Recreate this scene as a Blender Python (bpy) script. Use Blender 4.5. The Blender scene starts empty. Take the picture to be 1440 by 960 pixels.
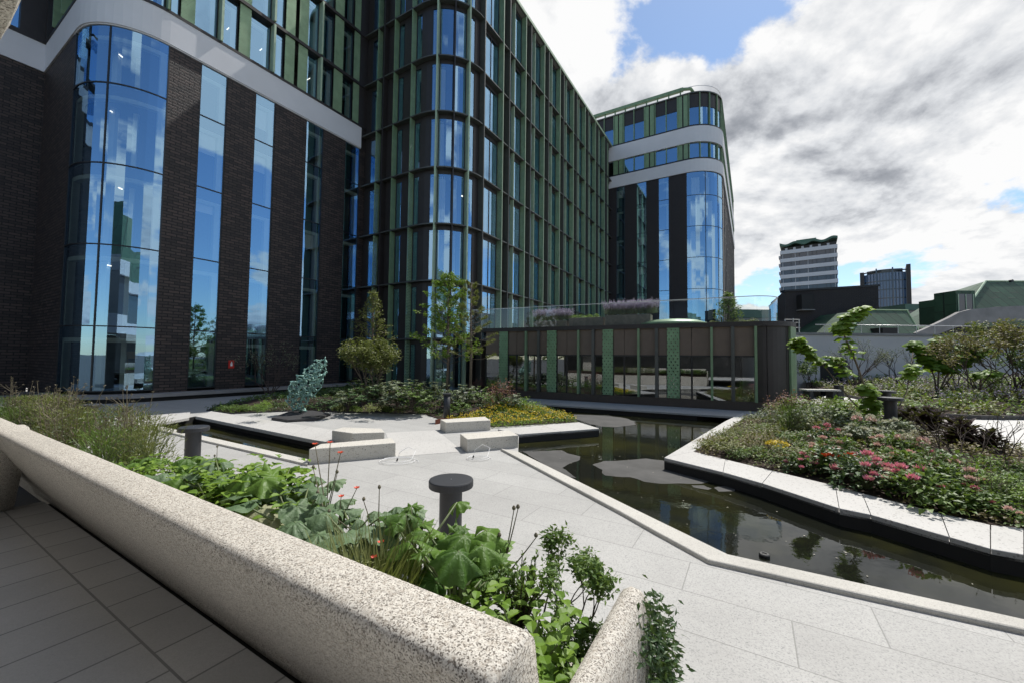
import bpy, math, random
from mathutils import Vector, Matrix, noise
from mathutils.geometry import delaunay_2d_cdt
rad = math.radians
random.seed(11)
S = bpy.context.scene
COL = S.collection

# ------------------------------------------------------------------ camera model
F = 566.0; PITCH = rad(2.43); ROLL = rad(.65); H = 2.2
cr, sr = math.cos(ROLL), math.sin(ROLL)
RX = Vector((1, 0, 0)); DN = Vector((0, math.sin(PITCH), -math.cos(PITCH))); FW = Vector((0, math.cos(PITCH), math.sin(PITCH)))
CX = cr*RX - sr*DN; CY = sr*RX + cr*DN
def ray(px, py): return CX*((px-720)/F) + CY*((py-480)/F) + FW
def at(px, py, z=0.0):
    d = ray(px, py); t = (z-H)/d.z
    return Vector((d.x*t, d.y*t, z))
def atY(px, py, Y):
    d = ray(px, py); t = Y/d.y
    return Vector((d.x*t, Y, H+d.z*t))
A1 = rad(30.8)
U = Vector((math.sin(A1), math.cos(A1), 0)); W = Vector((-math.cos(A1), math.sin(A1), 0))
def uw(u, w, z=0.0): return U*u + W*w + Vector((0, 0, z))

# ------------------------------------------------------------------ object helpers
ORIG = {}
def tag(o, label=None, cat=None, group=None, kind=None):
    if label: o['label'] = label
    if cat: o['category'] = cat
    if group: o['group'] = group
    if kind: o['kind'] = kind
    return o
def empty(name, loc, label=None, cat=None, group=None, rz=0, sc=1):
    o = bpy.data.objects.new(name, None); COL.objects.link(o)
    o.location = loc; o.rotation_euler = (0, 0, rz); o.scale = (sc, sc, sc); o.empty_display_size = .2
    ORIG[o.name] = Vector(loc)
    return tag(o, label, cat, group)

class MB:
    def __init__(s): s.v = []; s.f = []; s.m = []
    def add(s, vs, fs, mi=0):
        b = len(s.v); s.v += [tuple(p) for p in vs]
        for f in fs: s.f.append(tuple(i+b for i in f)); s.m.append(mi)
    def hexa(s, p, mi=0):   # p: 4 bottom, 4 top
        s.add(p, [(3,2,1,0),(4,5,6,7),(0,1,5,4),(1,2,6,5),(2,3,7,6),(3,0,4,7)], mi)
    def box(s, x0, x1, y0, y1, z0, z1, mi=0):
        s.hexa([(x0,y0,z0),(x1,y0,z0),(x1,y1,z0),(x0,y1,z0),(x0,y0,z1),(x1,y0,z1),(x1,y1,z1),(x0,y1,z1)], mi)
    def boxuw(s, u0, u1, w0, w1, z0, z1, mi=0):
        q = [(u0,w0),(u1,w0),(u1,w1),(u0,w1)]
        s.hexa([uw(a,b,z0) for a,b in q]+[uw(a,b,z1) for a,b in q], mi)
    def prism(s, pts, z0, z1, mi=0):
        n = len(pts); a = 0
        for i in range(n):
            p, q = pts[i], pts[(i+1)%n]; a += p[0]*q[1]-q[0]*p[1]
        if a < 0: pts = pts[::-1]
        vs = [(p[0],p[1],z0) for p in pts]+[(p[0],p[1],z1) for p in pts]
        fs = [tuple(range(n-1,-1,-1)), tuple(range(n,2*n))]
        fs += [(i,(i+1)%n,n+(i+1)%n,n+i) for i in range(n)]
        s.add(vs, fs, mi)
    def chain(s, pts, rs, n=6, mi=0, cap=True):
        pts = [Vector(p) for p in pts]; vs = []; fs = []
        ref = None
        for i, p in enumerate(pts):
            d = (pts[min(i+1,len(pts)-1)]-pts[max(i-1,0)])
            d = d.normalized() if d.length > 1e-9 else Vector((0,0,1))
            if ref is None: ref = d.orthogonal().normalized()
            x = (ref - d*ref.dot(d)); x = x.normalized() if x.length > 1e-6 else d.orthogonal().normalized()
            ref = x; y = d.cross(x)
            for k in range(n):
                a = 2*math.pi*k/n; vs.append(p+(x*math.cos(a)+y*math.sin(a))*rs[i])
        for i in range(len(pts)-1):
            for k in range(n):
                fs.append((i*n+k, i*n+(k+1)%n, (i+1)*n+(k+1)%n, (i+1)*n+k))
        if cap:
            fs.append(tuple(range(n-1,-1,-1))); e = (len(pts)-1)*n; fs.append(tuple(range(e, e+n)))
        s.add(vs, fs, mi)
    def lathe(s, c, prof, n=24, mi=0):
        c = Vector(c); vs = []; fs = []
        for r, z in prof:
            for k in range(n):
                a = 2*math.pi*k/n; vs.append(c+Vector((r*math.cos(a), r*math.sin(a), z)))
        for i in range(len(prof)-1):
            for k in range(n): fs.append((i*n+k, i*n+(k+1)%n, (i+1)*n+(k+1)%n, (i+1)*n+k))
        fs.append(tuple(range(n-1,-1,-1))); e = (len(prof)-1)*n; fs.append(tuple(range(e,e+n)))
        s.add(vs, fs, mi)
    def mesh(s, name, mats, off=Vector((0,0,0)), smooth=False):
        me = bpy.data.meshes.new(name)
        me.from_pydata([(a-off.x, b-off.y, c-off.z) for a,b,c in s.v], [], s.f)
        for m in (mats if isinstance(mats, (list, tuple)) else [mats]): me.materials.append(m)
        if any(s.m): me.polygons.foreach_set('material_index', s.m)
        if smooth: me.polygons.foreach_set('use_smooth', [True]*len(s.f))
        me.update()
        return me
    def build(s, name, mats, parent=None, smooth=False, bevel=0, seg=2):
        if parent is not None: off = ORIG[parent.name]
        else:
            xs = [p[0] for p in s.v]; ys = [p[1] for p in s.v]; zs = [p[2] for p in s.v]
            off = Vector(((min(xs)+max(xs))/2, (min(ys)+max(ys))/2, min(zs)))
        o = bpy.data.objects.new(name, s.mesh(name, mats, off, smooth)); COL.objects.link(o)
        if parent is not None: o.parent = parent
        else: o.location = off
        ORIG[o.name] = off
        if bevel:
            b = o.modifiers.new('edge', 'BEVEL'); b.width = bevel; b.segments = seg; b.limit_method = 'ANGLE'; b.angle_limit = rad(40)
        return o

class Path:
    """plan outline of a facade: straight runs and arcs (all turning the same way); out = away from the building"""
    def __init__(s, p0, d0, segs, tf=uw, step=rad(7.5)):
        s.tf = tf; s.k = []          # (s, p, d)
        p = Vector(p0); d = Vector(d0).normalized(); t = 0
        s.k.append((0, p.copy(), d.copy()))
        for g in segs:
            if g[0] == 'L':
                p = p+d*g[1]; t += g[1]; s.k.append((t, p.copy(), d.copy()))
            else:
                R_, ang = g[1], g[2]; n = max(1, round(ang/step)); c = p+Vector((-d.y, d.x))*R_
                a0 = math.atan2(p.y-c.y, p.x-c.x)
                for i in range(1, n+1):
                    a = a0+ang*i/n; p = c+Vector((math.cos(a), math.sin(a)))*R_; d = Vector((-math.sin(a), math.cos(a)))
                    s.k.append((t+R_*ang*i/n, p.copy(), d.copy()))
                t += R_*ang
        s.len = t
    def at(s, t, off=0, z=0):
        k = s.k; i = 0
        while i < len(k)-2 and t > k[i+1][0]: i += 1
        a, b = k[i], k[i+1]; f = (t-a[0])/(b[0]-a[0])
        p = a[1].lerp(b[1], f); d = a[2].lerp(b[2], min(1, max(0, f))).normalized()
        q = p+Vector((d.y, -d.x))*off
        return s.tf(q.x, q.y, z)
    def cuts(s, t0, t1):
        return [t0]+[k[0] for k in s.k if t0+1e-4 < k[0] < t1-1e-4]+[t1]
    def elem(s, mb, t0, t1, o0, o1, z0, z1, mi=0):
        c = s.cuts(t0, t1); vs = []; fs = []; n = len(c)
        for t in c:
            for o, z in ((o0,z0),(o1,z0),(o1,z1),(o0,z1)): vs.append(s.at(t, o, z))
        for i in range(n-1):
            for k in range(4): fs.append((i*4+k, (i+1)*4+k, (i+1)*4+(k+1)%4, i*4+(k+1)%4))
        fs += [(0,1,2,3), tuple((n-1)*4+k for k in (3,2,1,0))]
        if o1 < o0: fs = [f[::-1] for f in fs]
        mb.add(vs, fs, mi)
    def sheet(s, mb, t0, t1, o, z0, z1, mi=0):
        c = s.cuts(t0, t1); vs = []
        for t in c: vs += [s.at(t, o, z0), s.at(t, o, z1)]
        mb.add(vs, [(2*i, 2*i+2, 2*i+3, 2*i+1) for i in range(len(c)-1)], mi)

# ------------------------------------------------------------------ materials
class NT:
    def __init__(s, name):
        s.m = bpy.data.materials.new(name); s.m.use_nodes = True; s.t = s.m.node_tree; s.t.nodes.clear()
        s.out = s.t.nodes.new('ShaderNodeOutputMaterial')
    def n(s, typ, **kw):
        nd = s.t.nodes.new('ShaderNode'+typ)
        ins = kw.pop('ins', {})
        for k, v in kw.items(): setattr(nd, k, v)
        for k, v in ins.items(): s.set(nd, k, v)
        return nd
    def set(s, nd, k, v):
        i = nd.inputs[k]
        if isinstance(v, bpy.types.NodeSocket): s.t.links.new(v, i)
        elif isinstance(v, bpy.types.Node): s.t.links.new(v.outputs[0], i)
        elif hasattr(i, 'default_value'):
            if isinstance(v, tuple) and len(v) == 3 and i.type == 'RGBA': v = (*v, 1)
            i.default_value = v
    def math(s, op, a, b=0.0, c=None, clamp=False):
        nd = s.n('Math', operation=op, use_clamp=clamp); s.set(nd, 0, a); s.set(nd, 1, b)
        if c is not None: s.set(nd, 2, c)
        return nd.outputs[0]
    def ramp(s, fac, stops, interp='LINEAR'):
        nd = s.n('ValToRGB'); cr_ = nd.color_ramp; cr_.interpolation = interp
        while len(cr_.elements) > len(stops): cr_.elements.remove(cr_.elements[-1])
        while len(cr_.elements) < len(stops): cr_.elements.new(1)
        for e, (p, c) in zip(cr_.elements, stops): e.position = p; e.color = (*c, 1) if len(c) == 3 else c
        s.set(nd, 0, fac); return nd.outputs[0]
    def mix(s, fac, a, b, blend='MIX'):
        nd = s.n('Mix', data_type='RGBA', blend_type=blend)
        s.set(nd, 0, fac); s.set(nd, 6, a); s.set(nd, 7, b); return nd.outputs[2]
    def obj(s): return s.n('TexCoord').outputs['Object']
    def noise(s, vec, scale, detail=4, rough=.55, dist=0):
        nd = s.n('TexNoise', ins={'Vector': vec, 'Scale': scale, 'Detail': detail, 'Roughness': rough, 'Distortion': dist}); return nd.outputs[0]
    def bump(s, h, strength=.3, dist=.01):
        return s.n('Bump', ins={'Height': h, 'Strength': strength, 'Distance': dist}).outputs[0]
    def bsdf(s, **ins):
        nd = s.n('BsdfPrincipled')
        for k, v in ins.items(): s.set(nd, {'base':'Base Color','rough':'Roughness','metal':'Metallic','normal':'Normal','spec':'Specular IOR Level','ior':'IOR'}.get(k, k), v)
        return nd
    def done(s, sh):
        s.t.links.new(sh.outputs[0] if isinstance(sh, bpy.types.Node) else sh, s.out.inputs[0]); return s.m

def wall_coords(t):
    """(distance along the wall, height) whichever of the two facade directions the wall runs in"""
    o = t.obj()
    du = t.n('VectorMath', operation='DOT_PRODUCT', ins={0: o, 1: tuple(U)}).outputs['Value']
    dw = t.n('VectorMath', operation='DOT_PRODUCT', ins={0: o, 1: tuple(W)}).outputs['Value']
    z = t.n('SeparateXYZ', ins={0: o}).outputs[2]
    return t.n('CombineXYZ', ins={0: t.math('ADD', du, dw), 1: z}).outputs[0]

def plain(name, col, rough=.5, metal=0, var=.12, scale=3.0, spec=.5, bump=0):
    t = NT(name); o = t.obj()
    nz = t.noise(o, scale, 5)
    lo = tuple(c*(1-var) for c in col); hi = tuple(min(1, c*(1+var)) for c in col)
    c = t.ramp(nz, [(.3, lo), (.7, hi)])
    kw = dict(base=c, rough=rough, metal=metal, spec=spec)
    if bump: kw['normal'] = t.bump(t.noise(o, 60, 3), bump, .004)
    return t.done(t.bsdf(**kw))

def brick_mat(name, c1, c2, mortar, bw=.22, rh=.075):
    t = NT(name); v = wall_coords(t)
    b = t.n('TexBrick', offset=.5, ins={'Vector': v, 'Color1': c1, 'Color2': c2, 'Mortar': mortar, 'Scale': 1, 'Mortar Size': .024, 'Mortar Smooth': .3, 'Bias': -.1, 'Brick Width': bw, 'Row Height': rh})
    nz = t.noise(t.obj(), .5, 5); nf = t.noise(t.obj(), 14, 3)
    c = t.mix(t.math('MULTIPLY', nz, .35), b.outputs[0], (.012,.010,.010))
    c = t.mix(t.math('MULTIPLY', t.ramp(nf, [(.55,(0,0,0)),(.8,(1,1,1))]), .35), c, (.09,.075,.07))
    hgt = t.math('SUBTRACT', t.math('MULTIPLY', nf, .5), b.outputs['Fac'])
    return t.done(t.bsdf(base=c, rough=.62, normal=t.bump(hgt, 1.0, .03)))

def glass_mat(name, tint=(.5,.58,.58), base=.3, wav=.02, wscale=.35, rough=0.0, refl=(.86,.93,1.0), stretch=1.0):
    t = NT(name); o = t.n('VectorMath', operation='MULTIPLY', ins={0: t.obj(), 1: (1,1,stretch)}).outputs[0]
    nm = t.bump(t.noise(o, wscale, 2, .4), 1.0, wav)
    fr = t.n('Fresnel', ins={'IOR': 1.5, 'Normal': nm}).outputs[0]
    f = t.math('MULTIPLY_ADD', fr, 1-base, base, clamp=True)
    tr = t.n('BsdfTransparent', ins={0: tint}); gl = t.n('BsdfGlossy', ins={0: refl, 'Roughness': rough, 'Normal': nm})
    return t.done(t.n('MixShader', ins={0: f, 1: tr, 2: gl}))

def perf_mat(name, col, sc=.055):
    """metal sheet with staggered round holes"""
    t = NT(name); v = wall_coords(t)
    sp = t.n('SeparateXYZ', ins={0: v}); x, y = sp.outputs[0], sp.outputs[1]
    row = t.math('FLOOR', t.math('DIVIDE', y, sc*.87))
    xo = t.math('ADD', t.math('DIVIDE', x, sc), t.math('MULTIPLY', t.math('MODULO', row, 2), .5))
    fx = t.math('SUBTRACT', t.math('FRACT', xo), .5); fy = t.math('SUBTRACT', t.math('FRACT', t.math('DIVIDE', y, sc*.87)), .5)
    d = t.math('SQRT', t.math('ADD', t.math('MULTIPLY', fx, fx), t.math('MULTIPLY', t.math('MULTIPLY', fy, fy), .76)))
    hole = t.math('LESS_THAN', d, .29)
    nz = t.noise(t.obj(), 2, 4)
    b = t.bsdf(base=t.ramp(nz, [(.3, tuple(c*.85 for c in col)), (.7, tuple(c*1.15 for c in col))]), rough=.42, metal=.25)
    return t.done(t.n('MixShader', ins={0: hole, 1: b, 2: t.n('BsdfTransparent')}))

def aggregate(name, light, dark, scale, warm=None, bumpy=.5, joints=None, rough=.75, stain=.25, amount=.5, chips=0, crisp=.45, grain=2.2):
    """exposed-aggregate / granite: fine grains of pale, mid and dark, optional larger chips, weathering patches"""
    t = NT(name); o = t.obj()
    vg = t.n('TexVoronoi', ins={'Vector': o, 'Scale': scale*grain}); vr = t.n('SeparateColor', ins={0: vg.outputs['Color']}).outputs[0]
    n0 = t.noise(o, scale, 3, .75)
    n1 = t.math('ADD', t.math('MULTIPLY', n0, 1-crisp), t.math('MULTIPLY', t.math('MULTIPLY_ADD', vr, .62, .19), crisp)); n2 = t.noise(t.n('VectorMath', operation='ADD', ins={0: o, 1: (7.3,2.1,4.4)}).outputs[0], scale*.55, 2, .6)
    mid = tuple(a*.62+b*.38 for a, b in zip(light, dark)); hi = tuple(min(1, a*1.14) for a in light)
    w_ = .5-.22*(1-amount)-.06
    c = t.ramp(n1, [(w_-.09, dark), (w_+.0, mid), (w_+.10, light), (.72, hi)])
    if warm: c = t.mix(t.math('MULTIPLY', t.ramp(n2, [(.5,(0,0,0)),(.66,(1,1,1))]), .55), c, warm)
    hgt = n1
    if chips:
        vo = t.n('TexVoronoi', ins={'Vector': o, 'Scale': chips}); vc = t.n('SeparateColor', ins={0: vo.outputs['Color']}).outputs[0]
        inside_ = t.math('MULTIPLY', t.math('LESS_THAN', vc, .34), t.math('LESS_THAN', vo.outputs['Distance'], t.math('MULTIPLY_ADD', vc, .9, .16)))
        tone = t.ramp(t.n('SeparateColor', ins={0: vo.outputs['Color']}).outputs[1], [(.0, dark), (.55, tuple(x*.6 for x in mid)), (1, warm or mid)])
        c = t.mix(t.math('MULTIPLY', inside_, .85), c, tone)
    big = t.noise(o, .7, 7, .65)
    c = t.mix(t.math('MULTIPLY', t.ramp(big, [(.32,(1,1,1)),(.60,(0,0,0))]), stain), c, tuple(x*.5 for x in light))
    nm = t.bump(hgt, bumpy, .8/scale)
    if joints:
        bw, rh, jw, off, jc = joints
        du = t.n('VectorMath', operation='DOT_PRODUCT', ins={0: o, 1: tuple(U)}).outputs['Value']
        dw = t.n('VectorMath', operation='DOT_PRODUCT', ins={0: o, 1: tuple(W)}).outputs['Value']
        v = t.n('CombineXYZ', ins={0: dw, 1: t.math('ADD', du, off)}).outputs[0]
        b = t.n('TexBrick', offset=.42, ins={'Vector': v, 'Color1': (0,0,0), 'Color2': (1,1,1), 'Mortar': (.5,.5,.5), 'Scale': 1, 'Mortar Size': jw, 'Mortar Smooth': .2, 'Brick Width': bw, 'Row Height': rh})
        sh = t.n('SeparateColor', ins={0: b.outputs[0]}).outputs[0]
        c = t.mix(t.math('MULTIPLY', sh, .22), c, tuple(x*.6 for x in light))
        c = t.mix(t.math('MULTIPLY', b.outputs['Fac'], .62), c, jc)
    return t.done(t.bsdf(base=c, rough=rough, normal=nm, spec=.3))

def leaf_mat(name, c1, c2, rough=.45, trans=.28, veins=0):
    t = NT(name); ri = t.n('NewGeometry').outputs['Random Per Island']
    oi = t.n('ObjectInfo').outputs['Random']
    f = t.math('MULTIPLY_ADD', oi, .3, t.math('MULTIPLY', ri, .7))
    c = t.ramp(f, [(0, c1), (1, c2)])
    o = t.obj(); nz = t.noise(o, 9, 3)
    c = t.mix(t.math('MULTIPLY', nz, .35), c, tuple(x*.6 for x in c1))
    kw = dict(base=c, rough=rough, spec=.4)
    if veins: kw['normal'] = t.bump(t.noise(o, veins, 4, .6, .8), .8, .012)
    b = t.bsdf(**kw)
    tc = t.mix(.5, c, (.16,.22,.02))
    tl = t.n('BsdfTranslucent', ins={0: tc})
    return t.done(t.n('MixShader', ins={0: trans, 1: b, 2: tl}))

def copper_mat(name, base):
    t = NT(name); o = t.obj(); sx = t.n('SeparateXYZ', ins={0: o})
    v = t.n('CombineXYZ', ins={0: t.math('MULTIPLY', sx.outputs[2], 1.35), 1: t.math('ADD', sx.outputs[0], t.math('MULTIPLY', sx.outputs[1], .5))}).outputs[0]
    b = t.n('TexBrick', offset=.37, ins={'Vector': v, 'Color1': tuple(c*.8 for c in base), 'Color2': tuple(c*1.25 for c in base), 'Mortar': tuple(c*.35 for c in base), 'Scale': 1, 'Mortar Size': .035, 'Mortar Smooth': .2, 'Bias': 0, 'Brick Width': 1.9, 'Row Height': .75})
    nz = t.noise(o, 1.2, 6, .65)
    c = t.mix(t.math('MULTIPLY', t.ramp(nz, [(.45,(0,0,0)),(.7,(1,1,1))]), .5), b.outputs[0], tuple(c*.45 for c in base))
    return t.done(t.bsdf(base=c, rough=.6, normal=t.bump(b.outputs['Fac'], .7, .03)))

M = {}
M['brick'] = brick_mat('charcoal brick', (.085,.058,.050), (.020,.016,.016), (.003,.003,.003), .44, .15)
M['brick_far'] = brick_mat('dark far brick', (.060,.050,.050), (.040,.034,.036), (.022,.019,.02))
M['band'] = plain('white render', (.66,.66,.69), .75, var=.04, scale=.6)
M['green'] = plain('green metal', (.19,.29,.165), .42, .1)
M['green_pale'] = plain('pale green metal', (.36,.47,.33), .45, .1)
M['perf'] = perf_mat('perforated green metal', (.30,.44,.27), .12)
M['perf_big'] = perf_mat('perforated green panel', (.23,.38,.22), .17)
M['bronze'] = plain('dark bronze metal', (.034,.029,.028), .45, .2)
M['bronze_mid'] = plain('bronze metal', (.085,.09,.084), .42, .2)
M['frame'] = plain('black window frame', (.018,.019,.022), .4, .2)
M['brown'] = plain('brown metal panel', (.155,.115,.088), .5, .1, var=.08)
M['spandrel'] = plain('dark spandrel', (.03,.026,.026), .5)
M['reveal'] = plain('pale window reveal', (.66,.74,.66), .6, var=.05)
M['blind'] = plain('roller blind', (.86,.88,.85), .8, var=.04)
M['room'] = plain('dim room wall', (.07,.066,.062), .9)  # brown-black colour stands in for the darkness of the unlit rooms
M['wood'] = plain('orange timber', (.36,.16,.08), .6)
M['glass'] = glass_mat('facade glass', (.88,.94,.92), base=.46, wav=.008, refl=(.44,.74,1.06))
M['glass_curved'] = glass_mat('curved facade glass', (.88,.94,.92), base=.48, wav=.007, wscale=1.0, refl=(.46,.75,1.06), stretch=.10)
M['glass_low'] = glass_mat('pavilion glass', (.5,.55,.55), .24, .006)
M['glass_rail'] = glass_mat('rail glass', (.90,.95,.93), .03, .002)
M['steel'] = plain('brushed steel', (.5,.5,.5), .35, .8)
M['bollard'] = plain('charcoal powder coat', (.030,.032,.037), .5, .1, bump=.15)
M['plaza'] = aggregate('granite paving', (.395,.39,.375), (.18,.19,.188), 52, bumpy=.2, joints=(1.5, .62, .006, .31, (.17,.17,.16)), stain=.3, amount=.55, crisp=.55, grain=1.9)
M['path'] = aggregate('pale path', (.53,.52,.50), (.3,.3,.3), 60, bumpy=.2, stain=.2)
M['kerb'] = aggregate('kerb stone', (.49,.475,.435), (.19,.17,.155), 62, bumpy=.4, stain=.35, amount=.5, crisp=.55)
M['cap'] = aggregate('terrazzo coping', (.46,.45,.43), (.27,.25,.24), 60, bumpy=.15, amount=.2, stain=.18, rough=.6, chips=30)
M['terrazzo'] = aggregate('terrazzo block', (.54,.52,.47), (.12,.10,.09), 90, warm=(.42,.36,.28), bumpy=.25, amount=.2, stain=.2, chips=40)
M['concrete'] = aggregate('exposed aggregate concrete', (.555,.525,.47), (.105,.09,.075), 125, warm=(.36,.315,.26), bumpy=.55, amount=1.0, stain=.42, rough=.85, crisp=.6, grain=2.1)
M['tile'] = aggregate('terrace tile', (.50,.495,.48), (.42,.42,.41), 90, bumpy=.1, joints=(.375, .80, .007, -.03, (.08,.08,.08)), stain=.3, rough=.6)
M['plain_concrete'] = plain('grey concrete', (.25,.245,.24), .85, var=.2, scale=.9, bump=.2)
M['white_wall'] = plain('pale wall paint', (.52,.51,.51), .8, var=.06, scale=.4)
M['soil'] = aggregate('mulch', (.045,.030,.022), (.012,.008,.006), 40, bumpy=1.0, amount=.9, stain=.3, rough=.95)
M['black'] = plain('black basin wall', (.012,.012,.012), .7)
M['slate'] = plain('dark slate', (.035,.034,.036), .6, bump=.4)
M['bark'] = plain('bark', (.16,.125,.095), .85, var=.35, scale=18, bump=.5)
M['bark_dark'] = plain('dark bark', (.06,.042,.033), .85, var=.3, scale=18)
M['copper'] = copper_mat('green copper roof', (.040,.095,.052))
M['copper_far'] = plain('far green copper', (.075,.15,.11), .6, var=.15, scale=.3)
M['tower_white'] = plain('tower white cladding', (.62,.63,.66), .7, var=.05, scale=.1)
M['tower_glass'] = plain('tower window', (.03,.04,.06), .1, spec=.8)
M['tower_blue'] = plain('blue curtain wall', (.11,.18,.30), .25, 0, spec=.8)
M['asphalt'] = plain('ground', (.09,.09,.085), .9)
M['verdigris'] = plain('verdigris bronze', (.22,.38,.33), .5, .1, var=.6, scale=11)
M['red'] = plain('red enamel', (.55,.03,.02), .4)
M['white'] = plain('white enamel', (.8,.8,.8), .4, var=.02)
M['rubber'] = plain('black rubber', (.02,.02,.02), .5)
M['planter_wood'] = plain('weathered planter boards', (.28,.24,.19), .7, var=.2, scale=6)
M['yellow'] = leaf_mat('yellow flowers', (.65,.46,.01), (.82,.62,.03), trans=.15)
M['pink'] = leaf_mat('pink petals', (.74,.10,.28), (.88,.42,.50), trans=.2)
M['pale_pink'] = leaf_mat('pale petals', (.78,.40,.40), (.85,.66,.60), trans=.2)
M['cream'] = leaf_mat('cream petals', (.66,.62,.48), (.78,.75,.64), trans=.2)
M['coral'] = leaf_mat('coral petals', (.60,.04,.015), (.72,.10,.04), trans=.1)
M['mauve'] = leaf_mat('mauve flowers', (.45,.36,.55), (.70,.60,.76), trans=.2)
M['lf_big'] = leaf_mat('large glossy leaf', (.05,.13,.02), (.19,.33,.05), .45, .45, veins=26)
M['lf_blue'] = leaf_mat('blue green leaf', (.075,.14,.065), (.20,.29,.15), .5, .3, veins=30)
M['lf_lime'] = leaf_mat('lime leaf', (.13,.25,.025), (.28,.42,.06), .5, .42)
M['lf_mid'] = leaf_mat('mid green leaf', (.065,.14,.03), (.20,.30,.065), .5, .36)
M['lf_olive'] = leaf_mat('olive leaf', (.12,.145,.04), (.28,.29,.09), .5, .32)
M['lf_dark'] = leaf_mat('dark leaf', (.035,.08,.03), (.10,.17,.06), .45, .24)
M['lf_grey'] = leaf_mat('grey green leaf', (.16,.20,.12), (.32,.36,.24), .55, .24)
M['lf_bronze'] = leaf_mat('bronze leaf', (.15,.115,.05), (.27,.23,.095), .55, .3)
M['lf_purple'] = leaf_mat('purple leaf', (.026,.010,.015), (.06,.022,.032), .4, .12)
M['lf_red'] = leaf_mat('red leaf', (.18,.05,.05), (.33,.13,.11), .5, .3)
M['lf_dry'] = leaf_mat('wilted leaf', (.34,.36,.20), (.42,.42,.26), .6, .3, veins=26)
M['stem'] = plain('green stem', (.11,.14,.055), .6, var=.3, scale=20)
M['stem_dry'] = plain('dry stem', (.15,.13,.085), .7, var=.3, scale=20)
def lamp_mat():
    t = NT('lit ceiling lamp'); return t.done(t.n('Emission', ins={0: (1,.97,.9), 1: 2.2}))
M['lamp'] = lamp_mat()
def water_mat():
    t = NT('dark pond water'); o = t.obj()
    c = t.ramp(t.noise(o, .35, 4, .6), [(.42, (.009,.010,.007)), (.66, (.030,.030,.008))])
    nm = t.bump(t.math('ADD', t.noise(o, 2.2, 3, .5), t.math('MULTIPLY', t.noise(o, 14, 2), .12)), .12, .02)
    return t.done(t.bsdf(base=c, rough=.015, ior=1.33, normal=nm))
M['water'] = water_mat()
def film_mat():
    t = NT('grey pond film'); o = t.obj()
    c = t.ramp(t.noise(o, 1.4, 6, .65), [(.3, (.05,.05,.048)), (.7, (.095,.093,.09))])
    return t.done(t.bsdf(base=c, rough=.75, spec=.2, normal=t.bump(t.noise(o, 5, 4), .2, .01)))
M['film'] = film_mat()

# ------------------------------------------------------------------ world, sun, camera
SUN_AZ = rad(39); SUN_EL = rad(57)        # azimuth measured from straight ahead towards +X
sun_dir = Vector((math.sin(SUN_AZ)*math.cos(SUN_EL), math.cos(SUN_AZ)*math.cos(SUN_EL), math.sin(SUN_EL)))
def make_world():
    w = bpy.data.worlds.new('World'); S.world = w; w.use_nodes = True
    t = NT.__new__(NT); t.t = w.node_tree; t.t.nodes.clear(); t.out = t.t.nodes.new('ShaderNodeOutputWorld')
    sky = t.n('TexSky'); sky.sky_type = 'NISHITA'; sky.sun_disc = False
    sky.sun_elevation = SUN_EL; sky.sun_rotation = SUN_AZ; sky.altitude = 30; sky.air_density = 1.0; sky.dust_density = .2; sky.ozone_density = 3.5
    d = t.n('TexCoord').outputs['Generated']; sp = t.n('SeparateXYZ', ins={0: d})
    z = t.math('ADD', t.math('MAXIMUM', sp.outputs[2], .0), .30)
    p = t.n('CombineXYZ', ins={0: t.math('DIVIDE', sp.outputs[0], z), 1: t.math('DIVIDE', sp.outputs[1], z), 2: 21.2}).outputs[0]
    def fbm(vec): return t.noise(vec, 1.45, 13, .58, .15)
    n1 = fbm(p)
    n2 = fbm(t.n('VectorMath', operation='ADD', ins={0: p, 1: tuple(Vector((sun_dir.x, sun_dir.y, 0))*.11)}).outputs[0])
    # more cloud ahead (towards the sun), clearer sky behind
    ahead = t.math('ADD', t.math('MULTIPLY', sp.outputs[1], .95), t.math('MULTIPLY', sp.outputs[0], .10))
    cover = t.ramp(t.math('MULTIPLY_ADD', ahead, .5, .5), [(.0, (.30,.30,.30)), (.42, (.42,.42,.42)), (.74, (1,1,1))])
    thr = t.math('MULTIPLY_ADD', cover, -.225, .60)
    big = t.noise(p, .55, 2, .5)
    thr = t.math('ADD', thr, t.math('MULTIPLY', t.math('SUBTRACT', .5, big), .20))
    x = t.math('SUBTRACT', n1, thr)
    dens = t.n('MapRange', interpolation_type='SMOOTHSTEP', ins={0: x, 1: -.002, 2: .05, 3: 0, 4: 1}).outputs[0]
    lit = t.math('ADD', .95, t.math('MULTIPLY', t.math('SUBTRACT', n1, n2), 5.2))
    thick = t.n('MapRange', ins={0: x, 1: .05, 2: .26, 3: 0, 4: .36}).outputs[0]
    lit = t.math('ADD', t.math('SUBTRACT', lit, thick), t.math('MULTIPLY', t.math('SUBTRACT', .5, big), 1.2))
    cc = t.ramp(lit, [(.0, (.23,.25,.285)), (.32, (.40,.42,.46)), (.62, (.74,.76,.79)), (.9, (.98,.98,.98))])
    cc = t.n('VectorMath', operation='SCALE', ins={0: cc, 'Scale': 6.0}).outputs[0]
    skyc = t.mix(1.0, sky.outputs[0], (.98,.97,.92), 'MULTIPLY')
    c = t.mix(dens, skyc, cc)
    bg = t.n('Background', ins={0: c, 1: .13})
    t.t.links.new(bg.outputs[0], t.out.inputs[0])
    w.cycles.sampling_method = 'AUTOMATIC'
make_world()
sl = bpy.data.lights.new('sun', 'SUN'); sl.energy = 4.1; sl.angle = rad(.53); sl.color = (1, .96, .90)
so = bpy.data.objects.new('sun', sl); COL.objects.link(so); so.rotation_euler = (-sun_dir).to_track_quat('-Z', 'Y').to_euler()
so.location = sun_dir*60

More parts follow.
